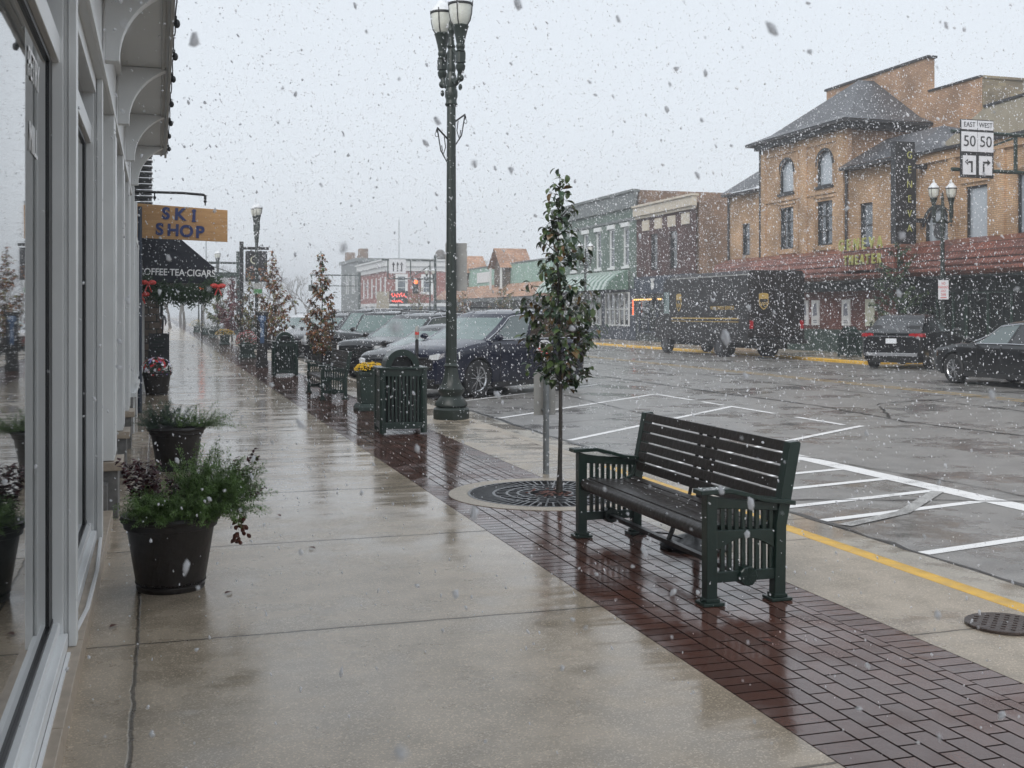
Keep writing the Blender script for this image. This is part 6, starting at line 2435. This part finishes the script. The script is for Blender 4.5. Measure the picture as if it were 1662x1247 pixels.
for k in range(3):
    window(gb_, (-.06, 0, 0), W_U, W_N, .8 + 4.6 * k, 4.6 + 4.6 * k, .85, 2.9, 'window_white', 'shop_glass', 5, 2, inset=-.06)

mi = empty('mint_shop_building', 'long low mint green shop row with orange shingled gables and canopy', 'shop', (FX, 77.9, 0))
part('wall', 'mint_block', lambda m: m.box(0, 0, 0, 12, 31, 5.6), mi)
part('parapet_edge', 'cornice_grey', lambda m: m.box(-.06, 0, 5.603, 12, 31, 5.7), mi)
part('canopy', 'shake_orange', lambda m: m.prismy([(-1.6, 2.9), (-.003, 2.9), (-.003, 4.0), (-.2, 4.0)], 0, 31), mi)
part('storefront', 'store_dark', lambda m: (m.box(-.06, 0, -.1, -.003, 31, 2.85),), mi)
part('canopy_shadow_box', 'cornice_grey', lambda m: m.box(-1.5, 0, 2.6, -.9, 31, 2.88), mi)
for y0 in (10.3, 23.3):
    part('gable_wall', 'fieldstone', lambda m: m.prismx([(y0, 3.8), (y0 + 3.0, 3.8), (y0 + 3.0, 5.4), (y0 + 1.5, 6.6), (y0, 5.4)], -.5, -.03), mi)
    part('gable_roof', 'shake_orange', lambda m: (m.add([(-1.0, y0 - .4, 5.3), (-1.0, y0 + 1.5, 6.95), (1.8, y0 + 1.5, 6.95), (1.8, y0 - .4, 5.3)], [(0, 1, 2, 3)]), m.add([(-1.0, y0 + 3.4, 5.3), (-1.0, y0 + 1.5, 6.95), (1.8, y0 + 1.5, 6.95), (1.8, y0 + 3.4, 5.3)], [(0, 1, 2, 3)])), mi)
    part('gable_post', 'window_white', lambda m: (m.box(-.9, y0 - .1, 3.6, -.75, y0 + .05, 5.4), m.box(-.9, y0 + 2.95, 3.6, -.75, y0 + 3.1, 5.4)), mi)
part('wall_sign', 'poster_white', lambda m: m.box(-.06, 16.5, 4.3, -.004, 20.3, 5.2), mi)

# ---------------------------------------------------------------- red brick corner building
rc = empty('red_brick_building', 'red brick corner building with a white cornice and white framed windows', 'building', (28, 143, 0))
S_O, S_U, S_N = (0, 0, 0), (1, 0, 0), (0, -1, 0)
ops_s = [(.9 + 3.35 * k, 2.5 + 3.35 * k, 4.0, 6.6) for k in range(3)]
ops_w = [(1.6 + 3.2 * k, 2.6 + 3.2 * k, 3.6, 6.3) for k in range(6)]
facade(rc, 'south_wall', 'red_brick', S_O, S_U, S_N, 0, 12, 2.9, 7.0, ops_s)
facade(rc, 'west_wall', 'red_brick', (0, 0, 0), W_U, W_N, 0, 21, 2.9, 7.0, ops_w)
for q in ops_s:
    window(rc, S_O, S_U, S_N, *q, 'window_white', 'far_glass', 1, 3, fw=.32, inset=.05)
for q in ops_w:
    window(rc, (0, 0, 0), W_U, W_N, *q, 'window_white', 'pale_glass', 1, 2, fw=.18, inset=.05)
part('cornice', 'cornice_white', lambda m: (m.box(-.5, -.5, 7.6, 13, 21.5, 8.3), m.box(-.25, -.25, 7.0, 13, 21.2, 7.6), m.box(-.7, -.7, 8.305, 13.2, 21.7, 8.5)), rc)
part('mass', 'red_brick', lambda m: m.box(.25, .25, 0, 12, 21, 6.9), rc)
part('shop_level', 'cornice_white', lambda m: (m.box(-.2, -.2, 0, 12, 21, .8), m.box(-.2, -.2, 2.5, 12, 21, 2.9)) + tuple(m.box(-.15, y0, .8, 0, y0 + .7, 2.5) for y0 in (0, 4, 8, 12, 16, 20)), rc)
part('shop_glazing', 'far_glass', lambda m: m.box(-.02, -.02, .8, 12, 21, 2.5), rc)
part('roof_bush', 'bare_bark', lambda m: (m.sphere((7.5, 3, 9.3), .7, 8, 6), m.sphere((8.4, 3, 9.1), .6, 8, 6)), rc)
part('flagpole', 'pole_steel', lambda m: m.tube([(2.6, 6, 8), (2.6, 6, 14)], .05, 6), rc)
ns = empty('neon_sign', 'glowing red script sign with a dark board at the foot of the red brick building', 'sign', (25.6, 126, .5))
ns.scale = (.72, .72, .86)
nb = MB()
rnd = random.Random(6)
for (x0, x1, z0, amp) in ((-.9, 1.5, 3.65, .25), (-.8, .9, 2.85, .1)):
    P = []
    for i in range(40):
        t = i / 39
        P.append((x0 + (x1 - x0) * t + .1 * math.sin(t * 40), -.1, z0 + amp * math.sin(t * 31) + .05 * math.sin(t * 11)))
    nb.tube(P, .07, 5)
nb.build('neon_tube', 'neon_red', ns)
MB().box(-1.1, 0, 2.5, 1.8, .2, 4.2).box(.2, .02, 0, .4, .18, 2.6).build('board', 'signal_box', ns)
MB().box(-3.1, .0, 1.6, -1.2, .3, 4.1).build('side_board', 'stucco_beige', ns)

tw = empty('grey_tower_building', 'tall grey stone building with chimneys left of the red brick corner', 'building', (28, 166, 0))
part('wall', 'cornice_grey', lambda m: (m.box(0, 0, 0, 14, 16, 9.6), m.box(-.3, -.3, 9.2, 14.3, 16.3, 9.7)), tw)
part('chimney', 'side_brick', lambda m: (m.box(1, 4, 9.7, 2.2, 6, 11.3), m.box(.5, 13.5, 9.7, 1.8, 15.5, 11.2), m.box(2, 12, 9.7, 3, 13, 10.6)), tw)
for k in range(2):
    window(tw, o, W_U, W_N, 3 + 5.5 * k, 5 + 5.5 * k, 4.5, 7.5, 'window_white', 'far_glass', 1, 2, inset=-.06)

# ================================================================ mast arms and signs over the street
ma = empty('mast_arm', 'green steel mast arm reaching over the right side of the street with route signs', 'sign gantry', (26.3, 29.0, 0))
pm = MB()
pm.tube([(0, 0, 0), (0, 0, 8.4)], [.14, .1], 12)
pm.build('pole', 'dark_green_flat', ma, smooth=40)
am = MB()
for z in (6.0, 7.15):
    am.tube([(0, 0, z - .02), (-3.35, 0, z)], .06, 10)
for x in (-1.0, -2.95, -2.05):
    am.cbox((x, 0, 6.575), (.1, .06, 1.15))
am.bar((-1.9, 0, 6.75), (-1.05, 0, 7.05), .06, .06)
am.build('arm', 'dark_green_flat', ma, smooth=40)
rs_ = empty('route_sign', 'white route 50 signs reading EAST and WEST with turn arrows on the mast arm', 'road sign', (23.78, 28.88, 6.55))
bk = MB()
bk.box(-.60, .0, -.80, .60, .04, .97)
bk.build('backing', 'sign_black', rs_)
for s_, tt in ((-1, 'EAST'), (1, 'WEST')):
    c = s_ * .295
    p_ = MB()
    p_.cbox((c, -.01, .80), (.56, .02, .28)).cbox((c, -.01, .29), (.57, .02, .60)).cbox((c, -.01, -.42), (.47, .02, .58))
    p_.build('plate', 'sign_white', rs_)
    text(tt, .21, (c, -.024, .80), FACE_CAM, 'sign_black', rs_, sx=.9)
    text('50', .47, (c, -.024, .29), FACE_CAM, 'sign_black', rs_, sx=.98)
    ar_ = MB()
    ar_.box(c - s_ * .08 - .028, -.03, -.64, c - s_ * .08 + .028, -.022, -.30)
    ar_.box(min(c - s_ * .08 - .028 * s_, c + s_ * .07), -.0305, -.355, max(c - s_ * .08 - .028 * s_, c + s_ * .07), -.0225, -.30)
    ar_.prismy([(c + s_ * .06, -.42), (c + s_ * .06, -.235), (c + s_ * .17, -.328)], -.031, -.022)
    ar_.build('arrow', 'sign_black', rs_)

mb2 = empty('traffic_gantry', 'traffic signal mast arm with a lane arrow sign before the red brick building', 'traffic signal', (25.5, 107, 0))
MB().tube([(0, 0, 0), (0, 0, 7.2)], [.16, .12], 10).build('pole', 'dark_green_flat', mb2)
am = MB()
am.tube([(0, 0, 6.7), (-5.2, 0, 6.7)], .09, 6).tube([(0, 0, 4.9), (-4.6, 0, 4.9)], .07, 6)
for x in (-4.6, -4.0, -2.4, -.5):
    am.cbox((x, 0, 5.8), (.1, .08, 1.8))
am.tube([(-2.4, 0, 5.0), (-.5, 0, 6.2)], .05, 5)
am.build('arm', 'dark_green_flat', mb2)
sg2 = MB()
sg2.box(-4.5, -.15, 5.4, -2.9, -.1, 6.75)
sg2.build('arrow_sign', 'sign_white', mb2)
a2 = MB()
for q in (-4.1, -3.7, -3.3):
    a2.box(q - .05, -.17, 5.6, q + .05, -.155, 6.2)
    a2.prismy([(q - .15, 6.2), (q + .15, 6.2), (q, 6.5)], -.17, -.155)
a2.build('lane_arrows', 'sign_black', mb2)
sgn = MB().box(-2.2, -.2, 3.5, -1.7, .1, 5.0).build('signal_head', 'signal_box', mb2)
MB().lathe([(.001, -.25), (.2, -.25), (.2, -.2)], (-1.95, 0, 4.6), 16, 'y').build('red_lamp', 'signal_red', sgn)

m3 = empty('traffic_gantry', 'distant traffic signal mast arm over the street left of the grey tower building', 'traffic signal', (25.5, 150, 0))
MB().tube([(0, 0, 0), (0, 0, 7)], .16, 8).build('pole', 'dark_green_flat', m3)
MB().tube([(0, 0, 6.6), (-6.5, 0, 6.6)], .1, 6).tube([(0, 0, 5.2), (-6.5, 0, 5.2)], .07, 6).cbox((-4.5, 0, 5.9), (.15, .1, 1.4)).cbox((-6.3, 0, 5.9), (.15, .1, 1.4)).cbox((-5.5, -.1, 4.9), (2.4, .1, .8)).build('arm', 'dark_green_flat', m3)
m4 = empty('near_side_gantry', 'traffic signal mast arm on the near kerb behind the ski shop sign', 'traffic signal', (4.7, 71.5, 0))
MB().tube([(0, 0, 0), (0, 0, 5.4)], .12, 8).build('pole', 'dark_green_flat', m4)
MB().tube([(0, 0, 4.68), (-4.4, 0, 4.75)], .07, 6).tube([(0, 0, 3.95), (-1.9, 0, 4.6)], .03, 5).cbox((-.75, -.05, 3.95), (1.4, .06, .34)).tube([(-1.9, 0, 3.9), (-1.9, 0, 6.3)], .02, 5).build('arm', 'dark_green_flat', m4)
m5 = empty('hanging_signal', 'lit red traffic light hanging under the evergreen garland in the distance', 'traffic signal', (2.6, 73.0, 0))
MB().box(-.22, -.15, 2.2, .22, .15, 3.5).tube([(0, 0, 3.5), (0, 0, 4.7)], .04, 5).tube([(0, 0, 4.7), (2.1, -1.5, 4.72)], .05, 5).tube([(.0, 0, 2.2), (0, .0, 0)], .05, 6).build('housing', 'signal_box', m5)
MB().lathe([(.001, -.2), (.17, -.2), (.17, -.15)], (0, 0, 3.2), 14, 'y').build('red_lamp', 'signal_red', m5)

# ================================================================ falling snow
def flakes(name, label, n, box, size, seed, cat='falling snow', near=None, ico=False):
    rg = np.random.default_rng(seed)
    lo, hi = np.array(box[0]), np.array(box[1])
    c = rg.uniform(lo, hi, (n, 3))
    if near is not None:
        keep = np.linalg.norm(c - np.array([0, 0, H]), axis=1) > near
        c = c[keep]
    # keep them out of the shop wall
    c = c[c[:, 0] > -.3]
    n = len(c)
    if ico:
        g_ = (1 + 5 ** .5) / 2
        base = np.array([(-1, g_, 0), (1, g_, 0), (-1, -g_, 0), (1, -g_, 0), (0, -1, g_), (0, 1, g_), (0, -1, -g_), (0, 1, -g_), (g_, 0, -1), (g_, 0, 1), (-g_, 0, -1), (-g_, 0, 1)], float) / 1.9
        tri = np.array([(0, 11, 5), (0, 5, 1), (0, 1, 7), (0, 7, 10), (0, 10, 11), (1, 5, 9), (5, 11, 4), (11, 10, 2), (10, 7, 6), (7, 1, 8), (3, 9, 4), (3, 4, 2), (3, 2, 6), (3, 6, 8), (3, 8, 9), (4, 9, 5), (2, 4, 11), (6, 2, 10), (8, 6, 7), (9, 8, 1)])
    else:
        base = np.array([(1, 0, 0), (-1, 0, 0), (0, 1, 0), (0, -1, 0), (0, 0, 1), (0, 0, -1)], float)
        tri = np.array([(0, 2, 4), (2, 1, 4), (1, 3, 4), (3, 0, 4), (2, 0, 5), (1, 2, 5), (3, 1, 5), (0, 3, 5)])
    nv, nf = len(base), len(tri)
    s = size[0] + (size[1] - size[0]) * rg.random((n, 1, 1)) ** 2.2
    v = base[None] * (1 + rg.uniform(-.45, .45, (n, nv, 1))) + rg.uniform(-.25, .25, (n, nv, 3))
    v[:, :, 2] *= rg.uniform(.8, 1.9, (n, 1))
    sh_x = rg.uniform(-.5, .15, (n, 1))
    v[:, :, 0] += v[:, :, 2] * sh_x
    v = v * s + c[:, None, :]
    f_ = tri[None] + (np.arange(n) * nv)[:, None, None]
    me = D.meshes.new(name)
    me.vertices.add(n * nv)
    me.vertices.foreach_set('co', v.reshape(-1))
    me.loops.add(n * nf * 3)
    me.loops.foreach_set('vertex_index', f_.reshape(-1).astype(np.int32))
    me.polygons.add(n * nf)
    me.polygons.foreach_set('loop_start', (np.arange(n * nf) * 3).astype(np.int32))
    me.polygons.foreach_set('loop_total', np.full(n * nf, 3, np.int32))
    me.polygons.foreach_set('use_smooth', np.ones(n * nf, bool))
    me.update()
    me.validate()
    me.materials.append(M['flake_soft' if ico else 'flake'])
    o_ = D.objects.new(name, me)
    COL.objects.link(o_)
    tag(o_, label, cat, kind='stuff')
    return o_


flakes('falling_snow', 'snowflakes falling through the air over the near pavement', 9000, ((-.3, .8, 0), (6, 9, 4.5)), (.0012, .0055), 1, near=1.2, ico=True)
flakes('falling_snow', 'snowflakes falling through the air around the lamp post', 26000, ((-.3, 8, 0), (13, 22, 6.5)), (.0025, .0095), 5)
flakes('falling_snow', 'snowflakes falling across the street in front of the shops', 52000, ((1, 18, 0), (27, 50, 9)), (.007, .018), 2)
flakes('falling_snow', 'big blurred snowflakes close to the camera', 240, ((-.15, .33, 1.1), (1.5, 1.8, 2.2)), (.001, .0042), 3, near=.36, ico=True)

# ================================================================ snowy air
hz = MB().box(-9, -12, -1.6, 44, 420, 14.8).build('haze', 'snow')
hz.data.materials.clear()
hm = D.materials.new('haze_air')
hm.use_nodes = True
t = hm.node_tree
t.nodes.remove(t.nodes['Principled BSDF'])
pv = t.nodes.new('ShaderNodeVolumePrincipled')
pv.inputs['Color'].default_value = (.93, .95, .98, 1)
pv.inputs['Density'].default_value = 0.0023
pv.inputs['Anisotropy'].default_value = 0.2
t.links.new(pv.outputs[0], t.nodes['Material Output'].inputs['Volume'])
hz.data.materials.append(hm)
tag(hz, 'pale snowy air that fades the far end of the street', 'haze', kind='stuff')
